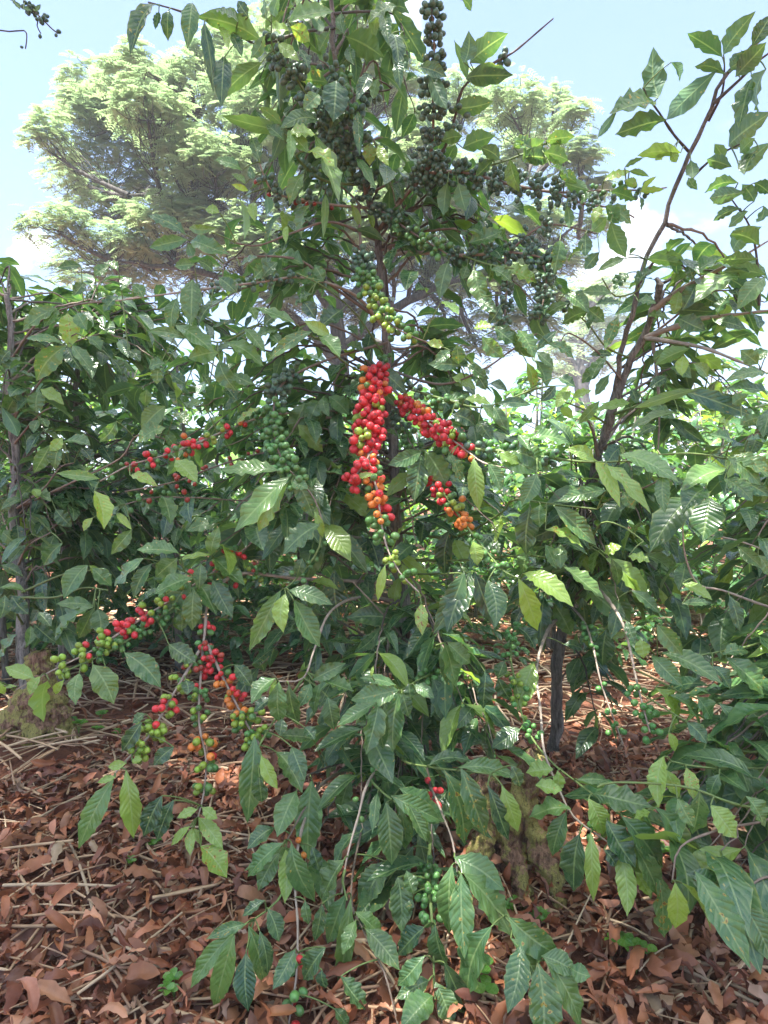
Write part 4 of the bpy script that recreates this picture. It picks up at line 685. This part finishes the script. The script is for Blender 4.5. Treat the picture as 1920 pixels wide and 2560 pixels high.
for k, (x, y, v, sc, lb) in enumerate([(-2.35, 3.95, 0, .72, 'low dark coffee bush behind the mossy base at left'), (-1.35, 4.15, 1, .72, 'low dark coffee bush behind the red and green cherry branch at lower left'), (-.55, 4.35, 0, .66, 'low coffee bush left of the slim trunk, behind the brown bare stem'), (.42, 4.5, 1, .62, 'low coffee bush right of the slim trunk, behind the two big dark leaves'),
    (1.25, 4.7, 2, .66, 'low coffee bush right of the leaning stem'), (2.2, 4.6, 1, .72, 'low coffee bush under the pale drooping stem at the right'), (2.9, 4.3, 0, .8, 'dark low coffee bush at the right edge over reddish soil')]):
    bush(x, y, v, sc, k * 1.9 + .7, lb, 'low coffee bushes between the rows')
for k, (x, y, v, sc, lb) in enumerate([(-.25, 5.9, 2, .72, 'half lit low coffee bush behind the slim trunk'), (.8, 5.8, 3, .72, 'half lit low coffee bush seen under the two lime green leaves'), (1.75, 5.6, 2, .74, 'half lit low coffee bush right behind the leaning stem'), (2.75, 5.4, 3, .8, 'half lit low coffee bush over the pinkish soil at right'), (-1.15, 5.9, 3, .75, 'half lit low coffee bush behind the red branch at left')]):
    bush(x, y, v, sc, k * 2.3 + .2, lb, 'low coffee bushes between the rows')
far_l = 'distant coffee bush in the far row, a pale scrap of foliage between nearer leaves'
for k in range(13):
    bush(-6.5 + k * 1.1 + RG.uniform(-.2, .2), 9.6 + RG.uniform(-.5, .5), k % 4, 1.2 + .2 * RG.random(), k * 1.3, far_l, 'coffee bushes of the far row')

# ------------------------------------------------------------------ shade trees
def feathery(name, label, trunk, limbs, clumps, depth, tips, fl, lw, pairs, group=None, nf=6, fat=1.0):
    base = np.array([*trunk[0][:2], 0.0]); root = empty(name, base, label, 'tree', group)
    mb = MB(); tq = spline(trunk, .3); tube(mb, tq, trunk_r := 0.02 * depth * .9, trunk_r * .6, 10, rough=.04); mb.build('trunk', M_LIMB, root, origin=base)
    ends = [tq]
    for lp in limbs:
        q = spline([PD(*a) for a in lp], .25); q = q + RG.normal(0, .02, q.shape); m = MB(); tube(m, q, trunk_r * .5, trunk_r * .1, 7, rough=.05); m.build('limb', M_LIMB, root, origin=base); ends.append(q)
    allp = np.concatenate(ends); tw = MB(); L = [[] for _ in range(8)]
    px2m = depth / FPX * K
    for cx, cy, rx, ry in clumps:
        dd = depth + RG.uniform(-.16, .12) * depth; c = PD(cx, cy, dd); rr = np.array([rx, (rx + ry) / 2 * 1.2, ry * fat]) * dd / FPX * K
        k = np.argmin(np.linalg.norm(allp - (c - [0, 0, rr[2] * .6]), axis=1)); a = allp[k]
        lb = spline([a, a * .5 + (c - [0, 0, rr[2] * .5]) * .5 + RG.normal(0, .15, 3), c - [0, 0, rr[2] * .25]], .25); tube(tw, lb, depth * .0042, depth * .0016, 5)
        n = int(tips * (rx * ry) / 6000) + 6
        for _ in range(n):
            o = RG.normal(0, 1, 3); o = unit(o); o[2] = abs(o[2]) * 1.0 - (0.45 if RG.random() < .45 else 0)
            p = c + o * rr * RG.random() ** .33 * 1.0
            s0 = lb[int(RG.integers(len(lb) // 4, len(lb)))]
            if RG.random() < .4: tube(tw, spline([s0, (s0 + p) / 2 + RG.normal(0, .08, 3) - [0, 0, .1], p], .3), depth * .0008, depth * .0004, 4)
            out_ = unit(o * [1, 1, .3]); cl = np.clip([RG.uniform(.2, .9), RG.uniform(.1, .6) , RG.random(), 0], 0, 1)
            for f in range(nf):
                an = f / nf * 6.28 + RG.random(); d = unit(np.array([math.cos(an), math.sin(an), RG.uniform(-.35, .25)]) + out_ * .5)
                fs = fl * RG.uniform(.7, 1.2); st = p + RG.normal(0, .10 * fl / .4, 3)
                sd = unit(np.cross(d, [0, 0, 1.])); t = np.linspace(.12, 1, pairs)
                cen = st + d * (fs * t)[:, None] - np.array([0, 0, 1.]) * (.35 * fs * t ** 2)[:, None]
                for sg in (-1, 1):
                    dl = unit(sd * sg + d * .5 + np.array([0, 0, -.25])); ln = lw * 3.0 * (1 - .45 * np.abs(t - .45))
                    L[0].append(cen); L[1].append(cen + dl * ln[:, None]); L[2].append(np.tile(unit(np.array([0, 0, 1.]) + RG.normal(0, .25, 3)), (pairs, 1))); L[3].append(np.full(pairs, lw) * 1.15)
                    L[7].append(np.tile(np.clip(cl + [*RG.normal(0, .1, 2), 0, 0], 0, 1), (pairs, 1)))
    A = [np.concatenate(L[i]) for i in (0, 1, 2, 3)]; N = len(A[0]); z = np.zeros(N)
    f = MB(); f.add(*leaves(*A, z + .04, z, z, np.concatenate(L[7]), nt=3, nu=2, side=z, prof=([0, .5, 1], [.35, 1, .25])))
    tw.build('twigs', M_LIMB, root, origin=base); f.build('crown', M_FEATHER, root, origin=base); return N
RG = np.random.default_rng(25)
D0 = 14.0
tb = PD(735, 1100, D0)
N1 = feathery('shade_tree', 'huge spreading shade tree with feathery yellow green crown towering behind the coffee', [np.array([tb[0], tb[1], 0]), PD(740, 900, D0), PD(730, 720, D0), PD(720, 640, D0)],
    [[(725, 680, D0), (650, 580, 13.5), (560, 500, 13.2), (470, 450, 13), (380, 425, 13), (280, 420, 12.8)], [(722, 640, D0), (640, 520, 14), (560, 400, 14.2), (500, 300, 14.3), (440, 240, 14.4)], [(722, 640, D0), (700, 450, 14), (690, 300, 14), (700, 120, 14)],
     [(725, 680, D0), (840, 560, 14.5), (950, 480, 14.3), (1060, 420, 14), (1160, 380, 13.8)], [(735, 750, D0), (900, 640, 14), (1000, 600, 13.8), (1150, 560, 13.5), (1250, 480, 13.5)], [(740, 800, D0), (640, 690, 13.6), (520, 610, 13.2), (380, 580, 13), (240, 560, 12.8)], [(840, 560, 14.5), (900, 420, 15), (960, 300, 15), (1010, 220, 15), (1090, 200, 15)]],
    [(RG.uniform(200, 1150), RG.uniform(200, 600), 80, 50) for _ in range(22)] + [(1000, 560, 80, 40), (1120, 580, 70, 40), (1210, 640, 60, 30), (1040, 760, 70, 30), (1150, 700, 60, 34), (930, 780, 60, 30), (180, 590, 90, 30), (280, 620, 90, 30), (420, 600, 90, 40), (120, 485, 80, 32), (230, 535, 110, 40), (330, 565, 90, 40), (105, 310, 50, 50), (190, 215, 60, 60), (260, 165, 45, 35), (320, 240, 80, 60), (230, 370, 100, 65), (150, 390, 60, 40), (410, 165, 50, 55), (400, 330, 80, 70), (470, 130, 50, 50), (510, 240, 70, 90), (560, 400, 90, 70), (640, 60, 90, 80), (740, 20, 90, 70), (850, 190, 80, 70), (690, 230, 110, 100),
     (1000, 235, 70, 55), (1110, 240, 65, 50), (1195, 225, 40, 30), (1240, 255, 36, 26), (1250, 350, 55, 36), (1150, 320, 70, 45), (1060, 380, 80, 45), (1150, 500, 75, 45), (1000, 470, 90, 45), (1270, 410, 45, 30), (1280, 490, 40, 30), (900, 600, 70, 45), (1080, 610, 80, 35), (960, 640, 70, 40), (700, 600, 90, 50), (500, 545, 100, 45), (420, 470, 60, 36), (820, 420, 90, 80), (600, 560, 90, 50), (330, 480, 80, 36), (620, 300, 70, 70), (900, 330, 80, 70), (1200, 580, 60, 36), (620, 660, 60, 36), (770, 690, 80, 36), (960, 710, 70, 36), (1080, 690, 70, 30), (300, 130, 40, 30), (340, 200, 60, 50), (580, 130, 80, 70)],
    D0, 88, 0.24, .029, 6, fat=1.35)
tb = PD(1262, 1060, 42.0)
N2 = feathery('shade_tree', 'small hazy looking flat topped tree far off, right of the middle coffee tree', [np.array([tb[0], tb[1], 0]), PD(1260, 900, 42), PD(1255, 820, 42)], [[(1256, 840, 42), (1230, 770, 42), (1200, 720, 42)], [(1256, 840, 42), (1285, 770, 42), (1300, 700, 42)], [(1256, 830, 42), (1255, 730, 42), (1270, 650, 42)]],
    [(1230, 730, 42, 16), (1200, 760, 40, 14), (1280, 700, 40, 16), (1260, 660, 40, 16), (1300, 640, 40, 18), (1320, 610, 30, 14), (1310, 740, 36, 14), (1240, 790, 46, 14), (1190, 800, 36, 14), (1290, 790, 40, 14), (1250, 695, 36, 14), (1350, 690, 30, 14)], 42.0, 95, .8, .10, 5)
tb = PD(30, 1060, 36.0)
N3 = feathery('shade_tree', 'pale tree far off at the left edge, mostly hidden by coffee leaves', [np.array([tb[0], tb[1], 0]), PD(30, 900, 36), PD(30, 800, 36)], [[(30, 850, 36), (10, 760, 36), (-20, 700, 36)], [(30, 850, 36), (60, 760, 36), (90, 700, 36)]],
    [(20, 700, 50, 16), (70, 690, 40, 16), (-20, 720, 50, 20), (60, 740, 50, 18), (110, 730, 40, 14), (0, 770, 60, 20), (90, 780, 50, 20), (140, 760, 40, 20)], 36.0, 95, .7, .09, 5)
print('leaflets', N1, N2, N3)

# the shade tree these coffee trees stand under: its crown arches overhead, above the frame
def tall_tree():
    base = np.array([-6.2, -1.8, 0]); root = empty('shade_tree', base, 'tall shade tree standing to the left of the viewer, its shadow over the coffee trees', 'tree')
    mb = MB(); tq = spline([base, base + [.1, .1, 6.0], base + [.3, .2, 8.0], base + [.4, .4, 11.8]], .4); tube(mb, tq, .30, .12, 10, rough=.04); mb.build('trunk', M_LIMB, root, origin=base)
    L = [[] for _ in range(8)]; tw = MB()
    for k in range(OV[0]):
        h = RG.uniform(11.0, 13.5); sh = h / math.tan(SUN_EL); g0 = np.array([RG.uniform(-5.2, 2.3), RG.uniform(-.6, 5.3)])
        p = np.array([g0[0] + math.sin(SUN_AZ) * sh, g0[1] + math.cos(SUN_AZ) * sh, h])
        if k % 9 == 0: tube(tw, spline([tq[-3], (tq[-3] + p) / 2 + [0, 0, .5], p], .5), .06, .012, 5)
        m = OV[1]; o = p + RG.normal(0, .30, (m, 3)) * [1, 1, .5]; an = RG.random(m) * 6.28; d = np.stack([np.cos(an), np.sin(an), RG.normal(-.2, .3, m)], 1)
        L[0].append(o); L[1].append(o + d * .20); L[2].append(unit(np.array([0, 0, 1.]) + RG.normal(0, .35, (m, 3)))); L[3].append(np.full(m, .085)); L[7].append(np.stack([RG.uniform(.2, .9, m), RG.uniform(.1, .6, m), RG.random(m), np.zeros(m)], 1))
    A = [np.concatenate(L[i]) for i in (0, 1, 2, 3)]; z = np.zeros(len(A[0])); f = MB(); f.add(*leaves(*A, z + .04, z, z, np.concatenate(L[7]), nt=3, nu=2, side=z, prof=([0, .5, 1], [.35, 1, .25])))
    tw.build('limb', M_LIMB, root, origin=base); f.build('crown', M_FEATHER, root, origin=base)
OV = (150, 80); SUN_EL, SUN_AZ = rad(72), rad(-115); RG = np.random.default_rng(26); tall_tree()
RG = np.random.default_rng(27)
# ------------------------------------------------------------------ ground
def gz(x, y): return 0.018 * np.sin(x * 2.1 + 1) * np.sin(y * 1.7) + 0.012 * np.sin(x * 5.3) * np.sin(y * 4.1 + 2)
xs = np.unique(np.concatenate([np.linspace(-4, 4, 90), np.linspace(-250, 250, 31)])); ys = np.unique(np.concatenate([np.linspace(0.2, 8, 90), np.linspace(-250, 250, 31)]))
X, Y = np.meshgrid(xs, ys); Z = gz(X, Y) * np.exp(-(X ** 2 + (Y - 3) ** 2) / 40.0)
mound = lambda cx, cy, r, h: h * np.exp(-((X - cx) ** 2 + (Y - cy) ** 2) / r ** 2)
g1 = ground_at(70 * K, 1650 * K); g2 = ground_at(1105 * K, 1930 * K)
Z = Z + mound(g1[0] - .05, g1[1] - .05, .38, .13) + mound(g2[0], g2[1] + .1, .3, .05)
g = np.arange(X.size).reshape(X.shape); Q = np.stack([g[:-1, :-1], g[:-1, 1:], g[1:, 1:], g[1:, :-1]], -1).reshape(-1, 4)
m, t = new_mat('red_soil')
tc = t.add('ShaderNodeTexCoord').outputs['Object']
n1 = t.noise(tc, 2.2, 5.0, .6); n2 = t.noise(tc, 38.0, 6.0, .7); n3 = t.noise(tc, 260.0, 3.0, .7)
col = t.mix(t.ramp(n1, .35, .7), c4(.14, .060, .036), c4(.27, .115, .066)); col = t.mix(t.ramp(n2, .45, .7), col, c4(.085, .042, .03)); col = t.mix(t.math('MULTIPLY', t.ramp(n3, .6, .8), .5), col, c4(.36, .20, .13))
bp = t.add('ShaderNodeBump'); t.set(bp, 'Strength', .9); t.set(bp, 'Distance', .02); t.set(bp, 'Height', t.math('ADD', n2, t.math('MULTIPLY', n3, .4)))
out(t, principled(t, col, .95, .15, bp.outputs[0]))
gm = make_mesh('ground', np.stack([X, Y, Z], -1).reshape(-1, 3), Q, m); go = bpy.data.objects.new('ground', gm); COL.objects.link(go); tag(go, kind='structure')
def hz(p):
    x, y = p[:, 0], p[:, 1]; z = gz(x, y) * np.exp(-(x ** 2 + (y - 3) ** 2) / 40.0)
    for cx, cy, r, h in ((g1[0] - .05, g1[1] - .05, .38, .13), (g2[0], g2[1] + .1, .3, .05)): z = z + h * np.exp(-((x - cx) ** 2 + (y - cy) ** 2) / r ** 2)
    return z
BROWN = np.array([(.19, .078, .045), (.27, .115, .062), (.34, .165, .10), (.14, .06, .04), (.40, .22, .15), (.22, .11, .085), (.30, .22, .18), (.10, .045, .03)]); BW = np.array([.20, .23, .16, .11, .10, .08, .06, .06])
def litter(n, x0, x1, y0, y1, l0, l1, zmax, nt=9, nu=5):
    N = n; p = np.stack([RG.uniform(x0, x1, N), y0 + (y1 - y0) * RG.random(N) ** 1.25, np.zeros(N)], 1)
    keep = np.hypot(p[:, 0] - g1[0] + .05, p[:, 1] - g1[1] - .02) > .38; p = p[keep]; N = len(p)
    an = RG.random(N) * 6.28; l = l0 + (l1 - l0) * RG.random(N) ** 1.4; pt = RG.normal(0, .32, N)
    d = np.stack([np.cos(an) * np.cos(pt), np.sin(an) * np.cos(pt), np.sin(pt)], 1)
    p[:, 2] = hz(p) + RG.random(N) ** 1.3 * zmax + .006 + np.abs(np.sin(pt)) * l * .5
    nr = unit(np.array([0, 0, 1.]) + RG.normal(0, .55, (N, 3))); fl = RG.random(N) < .5; nr[fl] *= -1
    c = BROWN[RG.choice(8, N, p=BW)] * np.array([1.2, 1.02, .82]) * RG.uniform(.7, 1.25, (N, 1)) * RG.uniform(.93, 1.07, (N, 3)); c = np.concatenate([c, np.ones((N, 1))], 1)
    return leaves(p - d * l[:, None] / 2, p + d * l[:, None] / 2, nr, l * RG.uniform(.26, .46, N), RG.uniform(.0, .45, N), RG.uniform(-.6, 1.0, N), RG.uniform(.06, .24, N), c, nt, nu, side=RG.normal(0, .10, N), prof=([0, .04, .14, .3, .5, .7, .86, .95, 1], [.08, .14, .62, .92, 1, .95, .70, .36, .06]))
mb = MB(); mb.add(*litter(15000, -2.0, 2.2, .85, 3.0, .03, .105, .045)); mb.add(*litter(6000, -3.8, 4.2, 2.4, 7.5, .05, .10, .02, 5, 3))
tag(mb.build('leaf_litter', M_LITTER), 'brown curled dead leaves covering the red soil', kind='stuff')
def straw(mb, p, an, l, w, col, lift=0.0, tilt=0.0):
    d = np.array([math.cos(an) * math.cos(tilt), math.sin(an) * math.cos(tilt), math.sin(tilt)]); t = np.linspace(-.5, .5, 6)[:, None]
    sd = np.array([-math.sin(an), math.cos(an), 0]); q = p + d * l * t + sd * (RG.normal(0, .03) * l) * (1 - 4 * t * t) + np.array([0, 0, 1.]) * (RG.uniform(0, .03) * l * (1 - 4 * t * t) + lift)
    tube(mb, q, w, w * .75, 6, col)
STR = np.array([(.50, .34, .20), (.42, .27, .16), (.58, .43, .28), (.34, .21, .13)])
mb = MB()
for _ in range(6400):
    far = RG.random() < .84
    p = np.array([RG.uniform(-3.6, 4.2), RG.uniform(2.5, 8.0), 0]) if far else np.array([RG.uniform(-1.5, 2.0), RG.uniform(.95, 2.8), 0]); p[2] = hz(p[None])[0] + .008 + RG.random() * .035
    straw(mb, p, RG.random() * 6.28, RG.uniform(.1, .45), RG.uniform(.0015, .0055) * (1 + .12 * max(p[1] - 2.5, 0)) * (1.3 if far else 1), np.append(STR[RG.integers(4)] * RG.uniform(.7, 1.15), 1), tilt=RG.normal(0, .06))
tag(mb.build('straw_mulch', M_STRAW), 'thin dry straw and twigs strewn over the ground', kind='stuff')
# the stalks one can count
for n_, (x0, y0, x1, y1, w, how) in enumerate([(95, 1900, 215, 1875, 6, 'thin pale stalk beside the stump at lower left'), (100, 1940, 235, 1895, 5, 'thin stalk with a green tinge near the two hanging leaves at left'), (85, 1685, 210, 1660, 6, 'straw coloured stalk below the mossy base at left'), (90, 2085, 165, 2120, 5, 'short stalk at the foot of the left leaf pair'), (330, 1975, 470, 1945, 9, 'thick split stalk left of the glossy drooping leaves'), (340, 2060, 500, 1975, 5, 'thin reddish stalk crossing the leaf litter near the glossy leaves'), (470, 2120, 640, 2170, 9, 'long flat stalk under the glossy drooping leaf pair'), (455, 2215, 690, 2080, 6, 'brown stalk slanting up to the bottom middle twig'),
    (0, 1985, 155, 1880, 4, 'thin grey stalk over bright litter at the left edge'), (575, 1800, 690, 1730, 6, 'stalk slanting below the tall hanging leaves in the middle'), (560, 1770, 640, 1745, 7, 'broken pale stalk beside the middle hanging leaves'), (1085, 1930, 1240, 1830, 9, 'thick bent stalk right of the mossy stump'), (1120, 1935, 1270, 1895, 6, 'reddish stalk leaning on the thick bent one beside the stump'), (1250, 2050, 1430, 2075, 4, 'white thin twig lying in the litter at lower right'), (1205, 2140, 1290, 1950, 5, 'stalk running down from the stump at right'), (1440, 1790, 1659, 1840, 7, 'long straw stalk behind the right drooping leaves'),
    (1500, 1800, 1659, 1900, 4, 'thin white stalk slanting at the right edge'), (1590, 2130, 1659, 2080, 10, 'thick flat stalk in the lower right corner'), (1380, 2140, 1450, 2080, 5, 'forked brown twig in the lower right'), (560, 2180, 650, 2195, 7, 'broken stalk at the bottom centre left'), (780, 2090, 860, 2190, 9, 'thick pale stalk behind the bottom centre leaves'), (690, 2010, 760, 2020, 8, 'short straw piece beside the bottom centre leaves'), (1170, 1980, 1120, 2070, 4, 'twig fallen below the mossy stump'), (230, 1990, 330, 2060, 4, 'thin twig lying in the open litter at lower left'), (60, 2130, 190, 2020, 3, 'hair thin twig on the lit litter at lower left')]):
    a = ground_at(x0 * K, y0 * K); b = ground_at(x1 * K, y1 * K); c = (a + b) / 2; l = np.linalg.norm(b - a); c[2] = hz(c[None])[0]; mb = MB()
    o0 = c.copy(); wd = w * .5 / FPX * K * proj(c)[2] * .8
    straw(mb, np.zeros(3), math.atan2(b[1] - a[1], b[0] - a[0]), l, wd, np.append(STR[n_ % 4] * 1.1, 1), lift=.045 + wd)
    if w > 5: straw(mb, np.array([0.0, wd * 1.7, 0]), math.atan2(b[1] - a[1], b[0] - a[0]) + .03, l * .8, wd * .6, np.append(STR[(n_ + 1) % 4], 1), lift=.04 + wd)
    o = mb.build('dry_stalk', M_STRAW); o.location = o0; tag(o, how, 'stalk', 'dry stalks lying on the leaf litter')
# seedlings
wl = ['at the foot of the mossy left base', 'beside another weed below the left base', 'near the red and green cherries at lower left', 'under the left cherry twigs', 'behind the left cherry twigs', 'below the hanging left leaf pair', 'beside the dark small leaves at lower left', 'alone on the litter at bottom left', 'behind the middle cherry twig', 'at the bottom edge right of centre', 'right of the stump among dry stalks', 'in the litter below the right drooping leaves', 'left of the pair at lower right', 'lowest of the pair at lower right', 'at the right edge above a stalk', 'on the straw behind the right trunk', 'in the shade right of the slim trunk']
for n_, (x, y, s_) in enumerate([(150, 1610, 1.2), (170, 1635, 1.4), (218, 1575, 1.2), (214, 1620, 1.), (255, 1620, .9), (290, 1880, .9), (335, 1840, 1.), (378, 2165, 1.3), (470, 1630, .8), (1025, 2200, 1.9), (1110, 2010, 1.), (1165, 2030, 1.1), (1330, 2070, 1.2), (1375, 2110, 1.5), (1420, 1870, 1.2), (1245, 1625, 1.2), (1010, 1480, 1.3)]):
    p = ground_at(x * K, y * K); p[2] = hz(p[None])[0]; r = empty('clover_seedling', p, 'small bright green seedling ' + wl[n_], 'weed', 'green seedlings in the leaf litter'); L = [[] for _ in range(8)]; st = MB()
    for k in range(RG.integers(3, 6)):
        an = RG.random() * 6.28; e = np.array([math.cos(an) * .02, math.sin(an) * .02, .045 + .02 * RG.random()]) * s_ * .75; tube(st, spline([np.zeros(3), e * [.3, .3, .6], e], .01), .0012, .0009, 4, (.2, .32, .08, 1))
        for j in range(3):
            a2 = an + j * 2.09; d = np.array([math.cos(a2), math.sin(a2), .15])
            for q, v in zip(L, (e, e + d * .017 * s_, np.array([-.3 * d[0], -.3 * d[1] - .4, 1.]), .016 * s_, .05, .25, .03, [RG.random(), RG.random() * .5, RG.random(), 0])): q.append(v)
    st.build('stem', M_TWIG, r, origin=p).location = (0, 0, 0) if False else (0, 0, 0)
    for o in r.children: o.data.transform(__import__('mathutils').Matrix.Translation(p))
    f = MB(); f.add(*leaves(*[np.array(q) for q in L], nt=5, nu=3, prof=([0, .3, .7, 1], [.2, .8, 1, .35]))); f.build('leaf', M_CLOVER, r).location = (0, 0, 0)

# ------------------------------------------------------------------ mossy stumps
def stump(name, label, base, lobes, parts):
    root = empty(name, base, label, 'stump'); mb = MB()
    for pts, r0, r1 in lobes:
        q = spline([np.array(p_) for p_ in pts], .02); q = q + RG.normal(0, .006, q.shape); tube(mb, q, r0, r1, 14, rough=.10)
    o = mb.build('bole', M_MOSSBARK, root, origin=(0, 0, 0)); o.location = (0, 0, 0)
    for pts, r0, r1 in parts:
        m2 = MB(); tube(m2, spline([np.array(p_) for p_ in pts], .02), r0, r1, 10, rough=.08); o = m2.build('root', M_MOSSBARK, root, origin=(0, 0, 0)); o.location = (0, 0, 0)
    for o in root.children:
        o.data.transform(__import__('mathutils').Matrix.Identity(4))
        md = o.modifiers.new('sub', 'SUBSURF'); md.levels = md.render_levels = 2
        tx = bpy.data.textures.new('lump', 'CLOUDS'); tx.noise_scale = .035; dm = o.modifiers.new('disp', 'DISPLACE'); dm.texture = tx; dm.strength = .05; dm.texture_coords = 'LOCAL'
b_ = ground_at(1115 * K, 1935 * K); b_[2] = hz(b_[None])[0]
stump('mossy_stump', 'old split stump with yellow moss in front of the middle tree', b_, [([(.0, .08, -.05), (-.01, .06, .10), (.03, .05, .24), (.06, .06, .36)], .062, .04), ([(-.10, .03, -.05), (-.09, .04, .08), (-.10, .06, .19), (-.07, .08, .30)], .045, .028)],
      [([(.03, .06, .22), (.07, .0, .10), (.10, -.05, .02), (.12, -.09, -.04)], .04, .03), ([(-.02, .05, .12), (.0, -.03, .05), (.01, -.09, .0), (.02, -.13, -.05)], .036, .025), ([(-.09, .04, .10), (-.14, .0, .03), (-.17, -.04, -.05)], .04, .025)])
b_ = ground_at(75 * K, 1645 * K); b_[2] = hz(b_[None])[0] - .03
stump('mossy_stump', 'swollen mossy trunk base on a mound of red soil at the left edge', b_, [([(.0, .05, -.05), (.0, .04, .12), (.0, .06, .26), (-.01, .08, .36)], .14, .05), ([(.12, .03, -.05), (.09, .04, .10), (.05, .06, .22)], .07, .045)],
      [([(-.04, .03, .16), (-.10, -.02, .07), (-.15, -.06, -.03)], .07, .05), ([(.02, .0, .10), (.03, -.08, .02), (.04, -.12, -.05)], .06, .04)])

# ------------------------------------------------------------------ light and air
# azimuth from straight ahead (+Y) towards +X
w = bpy.data.worlds.new('World'); scene.world = w; w.use_nodes = True; t = NT(w); t.n.clear()
sky = t.add('ShaderNodeTexSky', sky_type='NISHITA'); sky.sun_disc = False; sky.sun_elevation = SUN_EL; sky.sun_rotation = SUN_AZ; sky.altitude = 1200; sky.air_density = 1.0; sky.dust_density = 1.6; sky.ozone_density = 1.0
tc = t.add('ShaderNodeTexCoord').outputs['Generated']; sx = t.add('ShaderNodeSeparateXYZ'); t.set(sx, 0, tc)
zc = t.math('ADD', sx.outputs[2], .12); px_ = t.add('ShaderNodeCombineXYZ'); t.set(px_, 0, t.math('DIVIDE', sx.outputs[0], zc)); t.set(px_, 1, t.math('DIVIDE', sx.outputs[1], zc)); t.set(px_, 2, 0.0)
cn = t.noise(px_.outputs[0], 1.7, 7.0, .58)
cl = t.ramp(cn, .60, .82)
for bx_, by_, r_ in ((1385, 520, .035), (1330, 560, .035), (1290, 610, .035), (85, 535, .022), (60, 550, .02), (870, -10, .04)):
    dv = unit(PD(bx_, by_, 1.0) - CAM); ln = t.add('ShaderNodeVectorMath', operation='DISTANCE'); t.set(ln, 0, tc); t.set(ln, 1, tuple(dv)); cn2 = t.noise(tc, 16.0, 5.0, .6)
    cl = t.math('MAXIMUM', cl, t.ramp(t.math('ADD', ln.outputs['Value'], t.math('MULTIPLY_ADD', cn2, .12, -.06)), r_ * 1.25, r_ * .4))
bw = t.add('ShaderNodeRGBToBW'); t.set(bw, 0, sky.outputs[0])
wh = t.add('ShaderNodeCombineColor')
for i_ in range(3): t.set(wh, i_, t.math('MULTIPLY', bw.outputs[0], 1.5))
skc = t.mix(t.math('MULTIPLY', cl, .85), t.mix(.72, sky.outputs[0], c4(.74, 1.02, 1.74)), wh.outputs[0])
hi = t.math('MULTIPLY', t.ramp(sx.outputs[2], .60, .82), t.math('MULTIPLY_ADD', t.ramp(cn, .38, .62), .7, .3)); skc = t.mix(hi, skc, c4(5.2, 5.35, 5.5))        # unseen white cloud overhead, added to lift the fill light
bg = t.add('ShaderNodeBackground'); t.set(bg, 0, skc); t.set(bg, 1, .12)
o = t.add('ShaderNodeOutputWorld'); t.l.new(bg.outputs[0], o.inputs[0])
sl = bpy.data.lights.new('sun', 'SUN'); sl.energy = 4.8; sl.angle = rad(.5); sl.color = (1, .96, .90); so = bpy.data.objects.new('sun', sl); COL.objects.link(so)
sd = np.array([math.sin(SUN_AZ) * math.cos(SUN_EL), math.cos(SUN_AZ) * math.cos(SUN_EL), math.sin(SUN_EL)])
from mathutils import Vector
so.rotation_euler = Vector(sd.tolist()).to_track_quat('Z', 'Y').to_euler()
scene.view_settings.view_transform = 'Standard'; scene.view_settings.look = 'None'; scene.view_settings.gamma = 1.0; scene.view_settings.exposure = 2.52
scene.render.engine = 'CYCLES'; scene.cycles.max_bounces = 7; scene.cycles.diffuse_bounces = 4; scene.cycles.transmission_bounces = 5; scene.cycles.transparent_max_bounces = 4; scene.cycles.use_denoising = True

# ------------------------------------------------------------------ the air between: one closed box of thin haze
HD = 0.0028
if HD:
    mh, t = new_mat('thin_haze'); t.n.clear()
    pv = t.add('ShaderNodeVolumePrincipled'); t.set(pv, 'Color', c4(.86, .93, 1.0)); t.set(pv, 'Density', HD); t.set(pv, 'Anisotropy', 0.0)
    o = t.add('ShaderNodeOutputMaterial'); t.l.new(pv.outputs[0], o.inputs['Volume'])
    x0, x1, y0, y1, z0, z1 = -260, 260, -260, 260, -1.0, 15.0
    V = [(x, y, z) for z in (z0, z1) for y in (y0, y1) for x in (x0, x1)]
    Qh = [(0, 2, 3, 1), (4, 5, 7, 6), (0, 1, 5, 4), (2, 6, 7, 3), (0, 4, 6, 2), (1, 3, 7, 5)]
    ho = bpy.data.objects.new('haze', make_mesh('haze', V, Qh, mh, smooth=False)); COL.objects.link(ho); tag(ho, kind='stuff')
